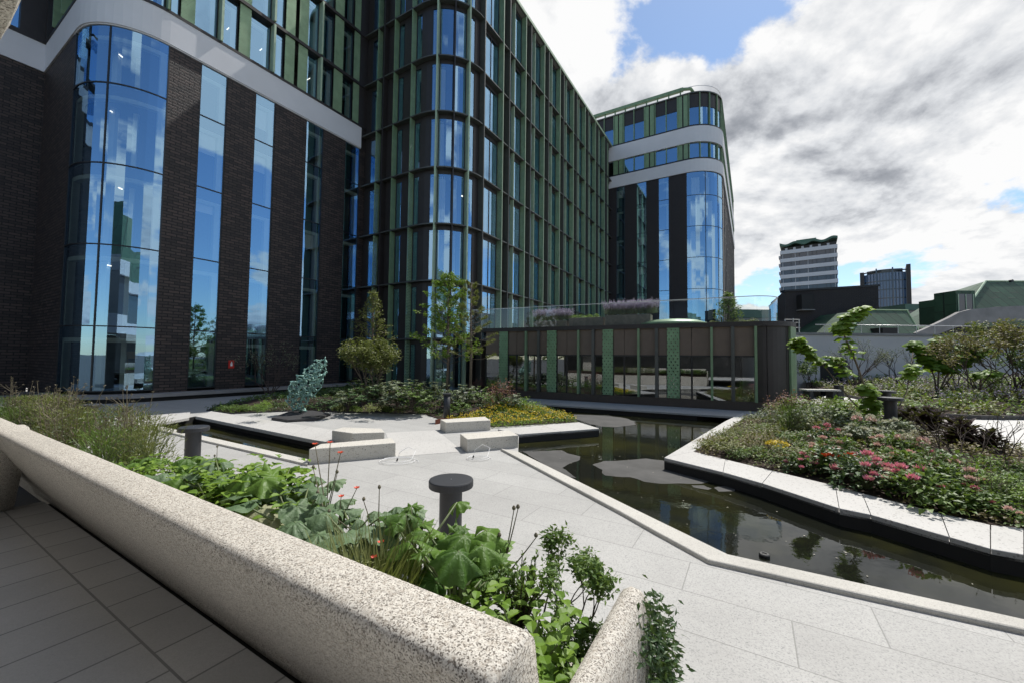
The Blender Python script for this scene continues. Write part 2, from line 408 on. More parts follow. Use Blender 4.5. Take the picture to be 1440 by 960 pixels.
cam = bpy.data.cameras.new('camera'); cam.sensor_width = 36; cam.lens = F/1440*36; cam.clip_start = .05; cam.clip_end = 4000
co = bpy.data.objects.new('camera', cam); COL.objects.link(co); S.camera = co
mw = Matrix((( CX.x, -CY.x, -FW.x, 0), (CX.y, -CY.y, -FW.y, 0), (CX.z, -CY.z, -FW.z, H), (0,0,0,1)))
co.matrix_world = mw
S.view_settings.view_transform = 'Standard'; S.view_settings.look = 'None'; S.view_settings.exposure = 0.36; S.view_settings.gamma = 1.0
S.view_settings.use_curve_mapping = False
S.render.engine = 'CYCLES'
S.cycles.max_bounces = 10; S.cycles.transparent_max_bounces = 12; S.cycles.glossy_bounces = 4; S.cycles.diffuse_bounces = 3
S.cycles.caustics_reflective = False; S.cycles.caustics_refractive = False; S.cycles.use_denoising = True

# ------------------------------------------------------------------ polygons, sheets
def inside(p, poly):
    c = False; n = len(poly)
    for i in range(n):
        a, b = poly[i], poly[(i+1) % n]
        if (a[1] > p[1]) != (b[1] > p[1]) and p[0] < (b[0]-a[0])*(p[1]-a[1])/(b[1]-a[1])+a[0]: c = not c
    return c
def dist_line(p, pl):
    best = 1e9; p = Vector((p[0], p[1]))
    for a, b in zip(pl, pl[1:]):
        a = Vector((a[0], a[1])); b = Vector((b[0], b[1])); d = b-a
        f = max(0, min(1, (p-a).dot(d)/max(d.dot(d), 1e-9))); best = min(best, (a+d*f-p).length)
    return best
def region(outer, holes=(), hf=lambda x, y: 0.0, step=None, mb=None, mi=0):
    """triangulated sheet of a polygon with holes; hf gives the height; step adds interior points"""
    pts = []; edges = []
    for loop in [outer, *holes]:
        b = len(pts); pts += [Vector((p[0], p[1])) for p in loop]
        edges += [(b+i, b+(i+1) % len(loop)) for i in range(len(loop))]
    if step:
        x0 = min(p.x for p in pts); x1 = max(p.x for p in pts); y0 = min(p.y for p in pts); y1 = max(p.y for p in pts)
        y = y0
        while y < y1:
            x = x0
            while x < x1:
                q = (x+random.uniform(-.3,.3)*step, y+random.uniform(-.3,.3)*step)
                if inside(q, outer) and not any(inside(q, h) for h in holes): pts.append(Vector(q))
                x += step
            y += step
    vs, es, fs, *_ = delaunay_2d_cdt(pts, edges, [], 0, 1e-5)
    keep = []
    for f in fs:
        c = sum((vs[i] for i in f), Vector((0, 0)))/len(f)
        if inside(c, outer) and not any(inside(c, h) for h in holes): keep.append(tuple(f))
    mb = mb or MB(); mb.add([(v.x, v.y, hf(v.x, v.y)) for v in vs], keep, mi)
    return mb
def P2(lst, z=0.0): return [(at(x, y, z).x, at(x, y, z).y) for x, y in lst]

# ---- outlines read off the ground plane
kerb_water = P2([(728.6,634),(903.7,719.5),(920,727.6),(1025,778),(1200,816),(1440,868.5)], .05)
kerb_plaza = P2([(704,630),(874.5,719.5),(920,745),(996,786),(1200,831.7),(1440,884)], .05)
def extend(a, b, d):
    v = Vector((b[0]-a[0], b[1]-a[1])).normalized(); return (b[0]+v.x*d, b[1]+v.y*d)
kerb_water.append(extend(kerb_water[-2], kerb_water[-1], 6)); kerb_plaza.append(extend(kerb_plaza[-2], kerb_plaza[-1], 6))
cap_water = P2([(1045,579.5),(1020.6,591),(977.8,616.4),(934,642.7),(1016.7,663),(1072,678.6),(1180,713.6),(1224.6,722.7),(1335,754),(1393,770.6),(1440,779)], .06)
cap_bed = P2([(1048,585),(1026.5,601),(993,622),(975,634),(1020,645),(1086.7,661),(1174.6,682),(1212,692.5),(1322.5,720.6),(1393,737),(1440,742)], .06)
cap_water.append(extend(cap_water[-2], cap_water[-1], 6)); cap_bed.append(extend(cap_bed[-2], cap_bed[-1], 6))
slab_y = P2([(729.6,610),(842.4,601.8),(814,593),(691.7,600),(700,611)], .05)
island_front = P2([(290,577),(325,581.7),(406,578),(465,579),(480,579.5),(597,582),(620,590),(691.7,600),(814,593),(800,586),(770,574),(742,566)], .0)
pA = Vector((-.04,22.77)); pt = Vector((.8965,-.443)); pn = Vector((-.443,-.8965))
def pav(s, o): q = pA+pt*s+pn*o; return (q.x, q.y)
deck = [pav(-1.65,.01), pav(13.5,.01), pav(13.5,2.4), pav(.9,2.4), pav(-1.65,1.2)]
main_pond = [kerb_water[i] for i in range(len(kerb_water))][::-1]
main_pond = list(reversed(kerb_water)) + [slab_y[0], slab_y[1], slab_y[2]] + island_front[9:12] + [pav(.9,2.3), pav(9.6,2.3)] + cap_water
left_pond = P2([(216.4,596.4),(433,645),(446,640),(470,622),(440,617.8),(274.8,584.7)], 0)
# ---- ground and paving
g = MB(); g.add([(-1500,-1500,-.7),(1500,-1500,-.7),(1500,1500,-.7),(-1500,1500,-.7)], [(0,1,2,3)])
tag(g.build('ground', M['asphalt']), kind='structure')
plaza_out = [tuple(uw(1.86,-9).xy), tuple(uw(1.86,60).xy), tuple(uw(45,60).xy), (40,30), (40,-12)]
pl_ = region(plaza_out, [main_pond, left_pond])
tag(pl_.build('plaza_paving', M['plaza']), kind='structure')
wt = MB(); region(main_pond, mb=wt, hf=lambda x, y: -.2)
tag(wt.build('pond_water', M['water']), kind='structure')
wt = MB(); region(left_pond, mb=wt, hf=lambda x, y: -.2)
tag(wt.build('pond_water', M['water']), kind='structure')
bw = MB()
for loop in (main_pond, left_pond):
    for a, b in zip(loop, loop[1:]+loop[:1]):
        bw.add([(*a,-.5),(*b,-.5),(*b,-.003),(*a,-.003)], [(0,1,2,3)])
tag(bw.build('pond_basin', M['black']), kind='structure')

def strip(mb, a, b, z0, z1, mi=0):
    """solid ribbon between two outlines of equal length"""
    n = len(a)
    for i in range(n-1):
        q = [a[i], a[i+1], b[i+1], b[i]]
        ar = sum(q[k][0]*q[(k+1)%4][1]-q[(k+1)%4][0]*q[k][1] for k in range(4))
        if ar < 0: q = q[::-1]
        mb.hexa([(*p, z0) for p in q]+[(*p, z1) for p in q], mi)
def ribbon(mb, a, b, z0, z1, r=.015):
    """continuous ribbon with rounded upper edges"""
    n = len(a); vs = []; fs = []
    for p, q in zip(a, b):
        p = Vector(p); q = Vector(q); d = (q-p).normalized()
        sec = [(p, z0), (p, z1-r), (p+d*r*.35, z1-r*.35), (p+d*r, z1), (q-d*r, z1), (q-d*r*.35, z1-r*.35), (q, z1-r), (q, z0)]
        vs += [(c.x, c.y, z) for c, z in sec]
    k = 8
    for i in range(n-1):
        for j in range(k): fs.append((i*k+j, (i+1)*k+j, (i+1)*k+(j+1)%k, i*k+(j+1)%k))
    fs += [tuple(range(k)), tuple(reversed(range((n-1)*k, n*k)))]
    mb.add(vs, fs)
def lerp2(a, b, f): return (a[0]+(b[0]-a[0])*f, a[1]+(b[1]-a[1])*f)
def cut_stones(a, b, L):
    """cuts a ribbon into stones of about length L, leaving thin joints; yields (outline a, outline b)"""
    out = []
    for i in range(len(a)-1):
        ln = (Vector(a[i+1])-Vector(a[i])).length; n = max(1, round(ln/L)); j = .005/ln
        for k in range(n):
            f0 = k/n+j; f1 = (k+1)/n-j
            out.append(([lerp2(a[i],a[i+1],f0), lerp2(a[i],a[i+1],f1)], [lerp2(b[i],b[i+1],f0), lerp2(b[i],b[i+1],f1)]))
    return out
k = MB(); ribbon(k, kerb_water, kerb_plaza, -.25, .05, .02)
tag(k.build('kerb', M['kerb']), kind='structure')
kl_w = P2([(160,585.5),(216.4,596.4),(433,645)], .04); kl_p = P2([(160,589),(210,601),(432.4,652)], .04)
k = MB(); ribbon(k, kl_w, kl_p, -.25, .045, .015)
tag(k.build('kerb', M['kerb']), kind='structure')
# coping round the rose bed
def coping(name, a, b, z0, z1, label, L=1.35, inset=.14):
    root = empty(name, (*a[0], 0), label, 'stone coping')
    for pa, pb in cut_stones(a, b, L):
        m = MB(); ribbon(m, pa, pb, z0, z1, .012); m.build('coping_stone', M['cap'], root)
    m = MB(); ia = [lerp2(p, q, .3) for p, q in zip(a, b)]; ib = [lerp2(p, q, .75) for p, q in zip(a, b)]
    strip(m, ia, ib, -.5, z0+.003); m.build('base_wall', M['black'], root)
    return root
coping('stone_coping', cap_water, cap_bed, -.03, .06, 'pale speckled coping ledge wrapping the rose bed above the dark pond')
coping('stone_coping', P2([(729.6,610),(842.4,601.8)], .05), P2([(700,603),(814,593)], .05), -.04, .055, 'pale stone ledge in front of the yellow flowers, jutting over the pond', 1.5)
coping('stone_coping', P2([(275,584.7),(440,617.8),(467,622)], .05), P2([(297,577.5),(466,603.5),(490,607)], .05), -.04, .055, 'pale stone ledge between the narrow basin and the bronze sculpture', 1.0)
coping('stone_coping', P2([(216,595.6),(266,586.5)], .05), P2([(178,587),(268,577.5)], .05), -.04, .055, 'short stone ledge at the shaded end of the narrow basin', 1.6)
# deck before the pavilion
d = MB(); d.prism([(p[0],p[1]) for p in deck], -.02, .05); tag(d.build('pavement', M['plaza']), kind='structure')
b_ = P2([(542,608),(614,604),(651,634),(557,641.5)], .004); m = MB(); m.prism(b_, -.02, .006); tag(m.build('path', M['cap']), kind='structure')
# floating film on the pond
def film(name, pts, label, z=-.196):
    q = P2(pts, z); out = []
    for a, b in zip(q, q[1:]+q[:1]):
        n = max(2, int((Vector(b)-Vector(a)).length/.08))
        for i in range(n):
            p = lerp2(a, b, i/n); v = noise.noise_vector(Vector((p[0]*3.1, p[1]*3.1, 1.7)))*.07
            out.append((p[0]+v.x, p[1]+v.y))
    m = MB(); m.prism(out, z-.003, z); o = m.build(name, M['film']); tag(o, label, 'pond film')
film('pond_film', [(835,653),(850,648),(880,646),(908,644),(930,646),(955,651),(985,670),(1000,676),(985,679),(930,679),(905,677),(885,670),(850,668),(846,660)], 'large grey film floating on the pond before the coping tip')
film('pond_film', [(735,634),(790,632),(800,637),(815,641),(815,645),(800,652),(790,657),(812,671),(790,668),(760,650)], 'ragged grey film drifting along the kerb beside the stone bench')
film('pond_film', [(806,582),(850,583),(880,587),(893,592),(893,597),(865,600),(845,599),(825,594),(808,588)], 'pale grey film on the pond near the yellow flowers')
film('pond_film', [(972,681),(990,681),(1000,686),(995,688),(975,684)], 'small scrap of grey film under the coping, smaller of two')
film('pond_film', [(1004,685),(1018,682),(1035,686),(1030,690),(1008,690)], 'small grey film patch under the coping, beside a smaller scrap')
rd = random.Random(5); fl_ = MB()
while len(fl_.f) < 110:
    x, y = rd.uniform(-1,12), rd.uniform(3,18)
    if inside((x, y), main_pond):
        a = rd.uniform(0,6.28); r_ = rd.uniform(.008,.022); c = Vector((x,y,-.193)); u_ = Vector((math.cos(a),math.sin(a),.1))*r_; v_ = Vector((-math.sin(a),math.cos(a),-.05))*r_*.6
        fl_.add([c+u_, c+v_, c-u_, c-v_], [(0,1,2,3)], 0)
tag(fl_.build('floating_leaves', plain('pale dead leaf', (.34,.32,.26), .7)), 'pale specks of leaf and petal floating on the pond', 'floating leaves', kind='stuff')
# floating pond light
m = MB(); c = at(1075,782,-.2); m.lathe(c, [(.055,-.01),(.06,.0),(.06,.03),(.05,.04),(.028,.04),(.026,.03),(.0,.03)], 20)
tag(m.build('pond_light', M['rubber']), 'small black ring shaped light floating by the kerb', 'pond light')

# ------------------------------------------------------------------ terrace and planter in front of the viewer
m = MB(); m.boxuw(-9, 1.22, -9, 6.62, .45, .6); tag(m.build('floor', M['tile']), kind='structure')
m = MB(); m.boxuw(1.22, 1.3, -9, 6.62, .45, .56); tag(m.build('floor_gap', M['black']), kind='structure')  # black strip filling the gap between floor and wall foot
plz = uw(1.1, 3.5, 0)
planter = empty('concrete_planter', plz, 'long rough exposed aggregate planter wall with sloping inner face beside the tiled terrace', 'planter')
def extrude_wall(sec, ws, tf, ends=.03, jitter=.006):
    """sec: cross section (a,z); ws: stations along; tf(a,along,z) -> world"""
    m = MB(); n = len(sec); vs = []; fs = []
    ca = sum(p[0] for p in sec)/n; cz = sum(p[1] for p in sec)/n
    for i, w in enumerate(ws):
        e = 1.0
        for j, q in ((0, .96), (1, .992)):
            if i == j or i == len(ws)-1-j: e = q
        for a, z in sec:
            p = tf(ca+(a-ca)*e, w, cz+(z-cz)*(e if z > cz else 1))
            nz = noise.noise(Vector(p)*1.3)*jitter + noise.noise(Vector(p)*6)*jitter*.4
            vs.append(Vector(p)+Vector((nz, -nz, nz*.7)))
    for i in range(len(ws)-1):
        for k in range(n): fs.append((i*n+k, (i+1)*n+k, (i+1)*n+(k+1) % n, i*n+(k+1) % n))
    fs += [tuple(range(n)), tuple(reversed(range((len(ws)-1)*n, len(ws)*n)))]
    m.add(vs, fs); return m
sec = [(1.42,.45),(1.27,.56),(1.24,.64),(1.235,.66),(1.10,.86),(.95,1.10),(.83,1.30),(.768,1.425),(.760,1.452),(.757,1.470),(.760,1.486),(.770,1.497),(.785,1.503),(.80,1.505),(.86,1.508),(.925,1.506),(.938,1.503),(.95,1.494),(.958,1.480),(.963,1.465),(.975,1.40),(1.06,1.1),(1.3,.8)]
ws = [.495,.51,.53,.56]+[.6+.12*i for i in range(56)]
extrude_wall(sec, ws, lambda a, w, z: uw(a, w, z)).build('parapet_wall', M['concrete'], planter, smooth=True)
sec2 = [(6.75,.56),(6.58,.57),(6.5,.66),(6.28,1.0),(6.08,1.32),(6.03,1.44),(6.06,1.485),(6.14,1.498),(6.3,1.5),(6.6,1.46)]
extrude_wall(sec2, [1.0-.15*i for i in range(30)], lambda a, u, z: uw(u, a, z)).build('side_wall', M['concrete'], planter, smooth=True)
sec3 = [(.46,.3),(.455,1.0),(.45,1.27),(.435,1.325),(.405,1.345),(.375,1.34),(.35,1.315),(.335,1.26),(.315,.9),(.29,.0),(.4,.0)]
extrude_wall(sec3, [.7,.72,.76]+[.8+.06*i for i in range(13)]+[1.55,1.585,1.61], lambda a, u, z: uw(u, a, z), jitter=.003).build('end_wall', M['concrete'], planter, smooth=True)
m = MB(); m.boxuw(1.66, 1.8, .47, 13, 0, .84); m.build('front_wall', M['concrete'], planter)
m = region([tuple(uw(.98,.45).xy), tuple(uw(1.73,.45).xy), tuple(uw(1.73,13).xy), tuple(uw(.98,13).xy)], hf=lambda x, y: 1.08-.30*max(0, Vector((x,y,0)).dot(U)-1.15)/.58+.03*noise.noise(Vector((x*4,y*4,0))), step=.1)
m.build('soil', M['soil'], planter)
# low white kerb block at far edge of the planter line
m = MB(); m.prism(P2([(-60,588),(20,584),(22,575),(-60,577)], .35), 0, .35); tag(m.build('stone_ledge', M['cap']), 'low white ledge beyond the planter, near the dark brick wall', 'ledge')

# concrete building the viewer stands under
host = empty('concrete_building', uw(-6,0,0), 'rough concrete canopy corner with pale edge overhanging the tiled terrace', 'building')
def slab_edge(u1, w0, w1, z0, z1):
    m = MB(); n = int((w1-w0)/.06); vs = []; fs = []
    for i in range(n+1):
        w = w0+(w1-w0)*i/n
        for u, z in ((-1.4,z0),(u1-.04,z0),(u1-.008,z0+.012),(u1,z0+.05),(u1-.01,z1),(-1.4,z1)):
            p = uw(u, w, z); k = noise.noise(p*9)*.012*(u > -1)+noise.noise(p*40)*.005*(u > -1)
            vs.append(p+U*k+Vector((0,0,k*.5)))
    for i in range(n):
        for j in range(6): fs.append((i*6+j, i*6+(j+1)%6, (i+1)*6+(j+1)%6, (i+1)*6+j))
    fs += [(5,4,3,2,1,0), tuple(n*6+j for j in range(6))]
    m.add(vs, fs); return m
slab_edge(.235, .9, 12, 3.2, 3.75).build('canopy', M['concrete'], host)
m = MB(); m.boxuw(-3.63,-1.39,10.6,11.9,3.22,3.74); m.boxuw(-1.38,-.6,10.8,11.8,.6,3.19); m.build('canopy_beam', M['concrete'], host)
m = MB(); m.boxuw(-9.4,-9.0,-45,16,-.5,3.7); m.build('wall', M['plain_concrete'], host)
for z0, z1 in ((3.76,5.2),(8.41,9.6)):
    m = MB(); m.boxuw(-10,-3.62 if z0 < 5 else -4.2,-45,16,z0,z1); m.build('parapet_band', M['band'], host)
m = MB(); m.boxuw(-9,-4.6,-45,16,5.2,8.4); m.build('window_band', M['tower_glass'], host)
m = MB(); m.hexa([uw(-12,-45,9.61),uw(-5,-45,9.61),uw(-5,16,9.61),uw(-12,16,9.61),uw(-12,-43,14.5),uw(-7.5,-43,14.5),uw(-7.5,14,14.5),uw(-12,14,14.5)]); m.build('roof', M['copper'], host)

# ------------------------------------------------------------------ left office block
FL = [.36, 3.44, 7.22, 11.04, 14.87, 17.72]
lb = empty('office_block', uw(7.9,24.9,0), 'dark brick office block with curved glass corner and white band', 'office building')
lp = Path((5.3,33.5), (0,-1), [('L',6.0),('A',2.6,rad(90)),('L',11.5)])
su = lambda u: 10.084+(u-7.9)
strips = [(9.27,10.55),(12.0,13.17),(15.14,16.41),(18.1,19.36)]
m = MB()
ed = [7.95]+[x for ab in strips for x in ab]
for a, b in zip(ed[0::2], [s[0] for s in strips]): lp.elem(m, su(a), su(b), -.45, 0, .36, 17.72)
lp.elem(m, -.2, 5.6, -.45, 0, .36, 17.72); lp.elem(m, su(19.36), su(19.92), -.45, 0, .36, 17.72)
lp.elem(m, 0, su(19.4), -.46, -.06, .0, .37)
m.build('wall', M['brick'], lb)
lw = Path((-14,33.5), (1,0), [('L',19.0)])
m = MB(); lw.elem(m, 0, 19.3, -.45, 0, 0, 17.7); m.build('wall', M['brick'], lb)
m = MB(); lw.elem(m, 12.6, 17.6, -.02, .025, .1, 4.0); m.build('door', M['frame'], lb)
m = MB(); lp.elem(m, -.3, su(19.38), -.3, .07, 17.72, 19.25); lp.elem(m, 5.4, su(19.38), -.5, .02, 17.66, 17.74); m.build('band', M['band'], lb)
m = MB(); lp.elem(m, su(19.385), su(19.93), -.45, -.04, 17.73, 19.29); m.build('wall_panel', M['bronze'], lb)
m = MB(); lw.elem(m, 0, 19.25, -.3, .07, 17.717, 19.253); m.build('band', M['band'], lb)
m = MB(); lp.elem(m, 4.6, su(19.4), -.1, .75, .20, .36); m.build('plinth', M['plain_concrete'], lb)
m = MB(); lp.elem(m, 4.6, su(19.4), -.1, .55, -.3, .199); m.build('plinth_shadow_gap', M['black'], lb)  # set-back black block stands in for the shadow gap under the plinth
# rooms behind the glass
m = MB()
lp.elem(m, .1, su(19.5), -2.35, -2.2, .0, 31)
for z in [.36]+FL[1:]+[22.45, 26.35, 31.0]: lp.elem(m, .1, su(19.5), -2.25, -.47, z-.55, z-.02)
lp.elem(m, su(19.45), su(19.6), -2.3, -.47, 0, 31); lp.elem(m, .0, .1, -2.3, -.47, 0, 31)
m.build('interior', M['room'], lb)
def office_window(path, par, t0, t1, z0, z1, glass, off=-.06, head=.6, fr=.055, reveal='R', blind=0, fmat=None, mull=(), rdepth=.34):
    w_ = MB()
    path.elem(w_, t0, t0+fr, off-.09, off+.03, z0, z1)
    path.elem(w_, t1-fr, t1, off-.09, off+.03, z0, z1)
    path.elem(w_, t0+fr, t1-fr, off-.09, off+.03, z0, z0+fr)
    for q in mull: path.elem(w_, q-.03, q+.03, off-.09, off+.03, z0+fr, z1)
    w_o = w_.build('window', fmat or M['frame'], par)
    p_ = MB(); path.sheet(p_, t0+fr*.5, t1-fr*.5, off, z0+fr*.5, z1)
    p_.build('pane', glass, w_o)
    if head:
        h_ = MB(); path.elem(h_, t0+fr, t1-fr, off-.45, off-.12, z1-head, z1-.01); h_.build('spandrel', M['spandrel'], w_o)
    if reveal:
        r_ = MB()
        if 'R' in reveal: path.elem(r_, t1-fr-.27, t1-fr, off-rdepth, off-.1, z0+.08, z1-head)
        if 'L' in reveal: path.elem(r_, t0+fr, t0+fr+.22, off-rdepth, off-.1, z0+.08, z1-head)
        path.elem(r_, t0+fr, t1-fr-.27, off-rdepth, off-.1, z1-head-.2, z1-head-.005)
        r_.build('reveal', M['reveal'], w_o)
    if blind:
        b_ = MB(); path.elem(b_, t0+fr+.06, t1-fr-.28, off-.30, off-.28, z1-head-.14-blind, z1-head-.14); b_.build('blind', M['blind'], w_o)
    return w_o
for k_, (a, b) in enumerate(strips):
    for j in range(5):
        z0 = FL[j]+(.12 if j == 0 else 0)
        office_window(lp, lb, su(a), su(b), z0, FL[j+1], M['glass'], head=.58, blind={(0,3):1.1,(1,3):1.0,(1,4):1.2,(2,2):1.0,(0,2):.5}.get((k_,j), 0))
for j in range(5):
    z0 = FL[j]+(.12 if j == 0 else 0)
    o = office_window(lp, lb, 5.6, su(7.95), z0, FL[j+1], M['glass_curved'], off=-.03, head=.5, reveal='LR', mull=(7.9,))
    c_ = MB(); lp.elem(c_, 6.5, 7.15, -1.3, -1.1, z0, FL[j+1]-.5); c_.build('column', M['reveal'], o)
    c_ = MB(); lp.elem(c_, 8.25, 8.7, -1.6, -1.45, z0, FL[j+1]-.5); c_.build('column', M['reveal'], o)
    if j: 
        for q in range(1):
            t = 6.9+.5*(j%3)
            l_ = MB(); p = lp.at(t, -1.0-.3*q, FL[j+1]-.75); l_.chain([p, p+U*.16+W*.1], [.03,.03], 5); l_.build('ceiling_lamp', M['lamp'], lb)
# ground-floor things seen inside the curved corner
m = MB(); lp.elem(m, 8.35, 9.9, -2.0, -1.95, 2.0, 2.35); lp.elem(m, 8.35, 8.5, -2.0, -1.9, .5, 2.35); m.build('timber_board', plain('ply', (.45,.30,.13), .7), lb)
# upper storeys
UZ = [19.25, 22.45, 26.35, 31.1]
m = MB()
for z in UZ[1:]: lp.elem(m, 0, su(19.4), -.3, .12, z-.1, z+.1)
lp.elem(m, 0, su(19.4), -.3, .1, 19.25, 19.4)
lp.elem(m, 0, su(19.4), -.5, -.3, 30.9, 31.5); lp.elem(m, -.3, .3, -.45, .11, 19.3, 31); lp.elem(m, su(19.1), su(19.92), -.46, .05, 19.3, 31)
m.build('floor_beam', M['bronze'], lb)
lines = [(8.3,8.9,'p'),(10.02,10.14,'f'),(11.0,11.6,'p'),(12.8,12.92,'f'),(13.6,14.2,'p'),(14.45,15.07,'p'),(15.9,16.02,'f'),(17.0,17.7,'p'),(18.6,19.1,'p')]
for j in range(3):
    z0, z1 = UZ[j]+.12, UZ[j+1]-.1
    for a, b, kd in lines:
        q = MB()
        if kd == 'p': lp.elem(q, su(a), su(b), -.02, .02, z0, z1); q.build('perforated_screen', M['perf'], lb)
        else: lp.elem(q, su(a), su(b), -.2, .22, z0, z1); q.build('fin', M['green_pale'], lb)
    for a, b in ((7.9,8.3),(8.9,10.0),(10.15,11.0),(11.6,12.8),(12.93,13.6),(15.07,15.9),(16.03,17.0),(17.7,18.6)):
        office_window(lp, lb, su(a), su(b), z0, z1, M['glass'], off=-.2, head=.4, reveal='R', rdepth=.25)
    for t0, t1 in ((.3,2.0),(2.1,3.6),(3.7,5.2),(5.4,7.4),(7.5,9.9)):
        office_window(lp, lb, t0, t1, z0, z1, M['glass'], off=-.2, head=.4, reveal='R', rdepth=.25)
        q = MB(); lp.elem(q, t1+.02, t1+.1, -.2, .2, z0, z1); q.build('fin', M['green'], lb)
    for t0, t1 in ((2,5),(5.2,8),(8.2,11),(11.2,14),(14.2,16.8),(17,18.9)):
        office_window(lw, lb, t0, t1, z0, z1, M['glass'], off=-.2, head=.4, reveal='R', rdepth=.25)
m = MB(); lw.elem(m, 18.3, 19.35, -.5, .04, 19.3, 31)
m.build('wall_panel', M['bronze'], lb)
m = MB(); region([tuple(uw(*q).xy) for q in ((-14,33.6),(5.4,33.6),(5.4,27.5),(6.3,25.8),(7.9,25.0),(20,25.0),(20,45),(-14,45))], hf=lambda x, y: 31.05, mb=m); m.build('roof', M['plain_concrete'], lb)
m = MB(); lw.elem(m, 0, 19.2, -.3, .1, 19.255, 19.5); lw.elem(m, 0, 19.2, -.3, .1, 22.35, 22.55); m.build('floor_beam', M['bronze'], lb)
m = MB(); lw.elem(m, .5, 19.2, -3.3, -3.0, .3, 31); lw.elem(m, .5, 19.2, -3.1, -.5, 22.0, 22.6); lw.elem(m, .5, 19.2, -3.1, -.5, 18.8, 19.2); lw.elem(m, .5, 19.2, -3.1, -.5, 30.8, 31.2); m.build('interior', M['room'], lb)
for a in (11.3,13.2,16.4):
    l_ = MB(); p = uw(a, 26.2, 21.9); l_.chain([p, p+W*1.4], [.03,.03], 5); l_.build('ceiling_lamp', M['lamp'], lb)
for a, z in ((9.6,16.9),(9.5,13.6),(15.5,13.3),(15.4,16.4),(15.5,9.6),(18.5,9.4),(18.6,13.2)):
    l_ = MB(); p = uw(a, 25.9, z); l_.chain([p, p+W*(.1 if a < 10 else 1.2)], [.03,.03], 5); l_.build('ceiling_lamp', M['lamp'], lb)
# fire sign on the brick pier
sg = empty('fire_sign', uw(11.3,24.88,1.55), 'small red sign with white pictogram on the brick pier', 'sign')
c = at(322,517,1.6)
m = MB(); m.boxuw(11.13,11.42,24.86,24.897,1.5,1.95); m.build('sign_plate', M['red'], sg)
m = MB(); m.boxuw(11.22,11.33,24.852,24.858,1.62,1.78); m.boxuw(11.25,11.30,24.852,24.858,1.781,1.87); m.build('pictogram', M['white'], sg)

# ------------------------------------------------------------------ middle office block with green fins
mb_ = empty('office_block', uw(22.6,19.2,0), 'tall glass office block with green vertical fins and rounded corner', 'office building')
mp = Path((19.4,24.9), (0,-1), [('L',5.7),('A',3.2,rad(90)),('L',30.4)])
MF = [0, 3.42, 7.25, 11.02, 14.82, 18.62, 22.45, 26.35, 31.1]
sm = lambda u: 5.7+5.027+(u-22.6)
D = .45
m = MB()
mp.elem(m, 0, 41.1, -2.95, -2.8, 0, 31)
for z in [.05]+MF[1:]: mp.elem(m, 0, 41.1, -2.85, -.62, z-.6, z-.05)
mp.elem(m, 0, .1, -2.85, -.5, 0, 31); mp.elem(m, 41.0, 41.1, -2.85, -.5, 0, 31)
m.build('interior', M['room'], mb_)
arc0 = 5.7
an = lambda deg: arc0+3.2*rad(deg)          # position on the round corner, degrees from its start
solid = [(.0,.55),(2.25,3.0),(3.95,4.5),(5.62,an(15)),(an(80),sm(23.0))]
wins = [(.55,1.55,''),(3.0,3.3,''),(4.5,5.05,'')]
for t in solid:
    m = MB(); mp.elem(m, t[0], t[1], -D-.12, -D+.04, 0, 31.0); m.build('wall_panel', M['bronze'], mb_)
for j in range(1, 9):
    m = MB(); mp.elem(m, 0, 41.1, -D-.1, -.06, MF[j]-.035, MF[j]+.035); m.build('floor_beam', M['bronze_mid'], mb_)
    m = MB(); mp.elem(m, 0, 41.1, -.059, -.045, MF[j]-.04, MF[j]+.04); m.build('beam_edge', M['bronze_mid'], mb_)
    m = MB(); mp.elem(m, 0, 41.1, -D-.14, -D+.02, MF[j]-.34, MF[j]-.04); m.build('spandrel', M['spandrel'], mb_)
m = MB(); mp.elem(m, 0, 41.1, -D-.3, .03, 31.1, 31.35); m.build('roof_edge', M['green_pale'], mb_)
for s_ in (1.62, 3.32, 5.02): 
    for j in range(8):
        m = MB(); mp.elem(m, s_-.03, s_+.03, -D+.02, -.02, MF[j]+.07, MF[j+1]-.07); m.build('fin', M['perf'] if s_ != 3.32 else M['green'], mb_)
for s_ in (an(25.5), an(66)):
    m = MB(); mp.elem(m, s_-.05, s_+.05, -D+.02, .02, 0, 31); m.build('fin', M['green_pale'], mb_)
m = MB(); mp.elem(m, an(47)-.035, an(47)+.035, -D+.02, .01, 0, 31); m.build('mullion', M['bronze'], mb_)
m = MB(); mp.elem(m, sm(22.68)-.04, sm(22.68)+.04, -D+.02, .02, 0, 31); m.build('mullion', M['bronze_mid'], mb_)
m = MB(); mp.elem(m, 2.25, 2.33, -D+.02, -.0, 0, 31); m.build('mullion', M['bronze'], mb_)
def curtain(path, par, t0, t1, off, z0, z1, folds=9, mat='blind'):
    q = MB(); n = folds*4; vs = []
    for i in range(n+1):
        t = t0+(t1-t0)*i/n; o = off+.05*math.sin(i*math.pi/2+.3*math.sin(i))
        vs += [path.at(t, o, z0), path.at(t, o, z1)]
    q.add(vs, [(2*i,2*i+2,2*i+3,2*i+1) for i in range(n)]); return q.build('curtain', M[mat], par)
m = MB(); region([tuple(uw(*q).xy) for q in ((19.5,30),(19.5,19.2),(20.5,17.1),(22.6,16.1),(53,16.1),(53,30))], hf=lambda x, y: 31.05, mb=m); m.build('roof', M['plain_concrete'], mb_)
rw = [(.6,1.55),(3.05,3.3),(3.42,3.95),(4.5,5.0),(5.1,5.6)]
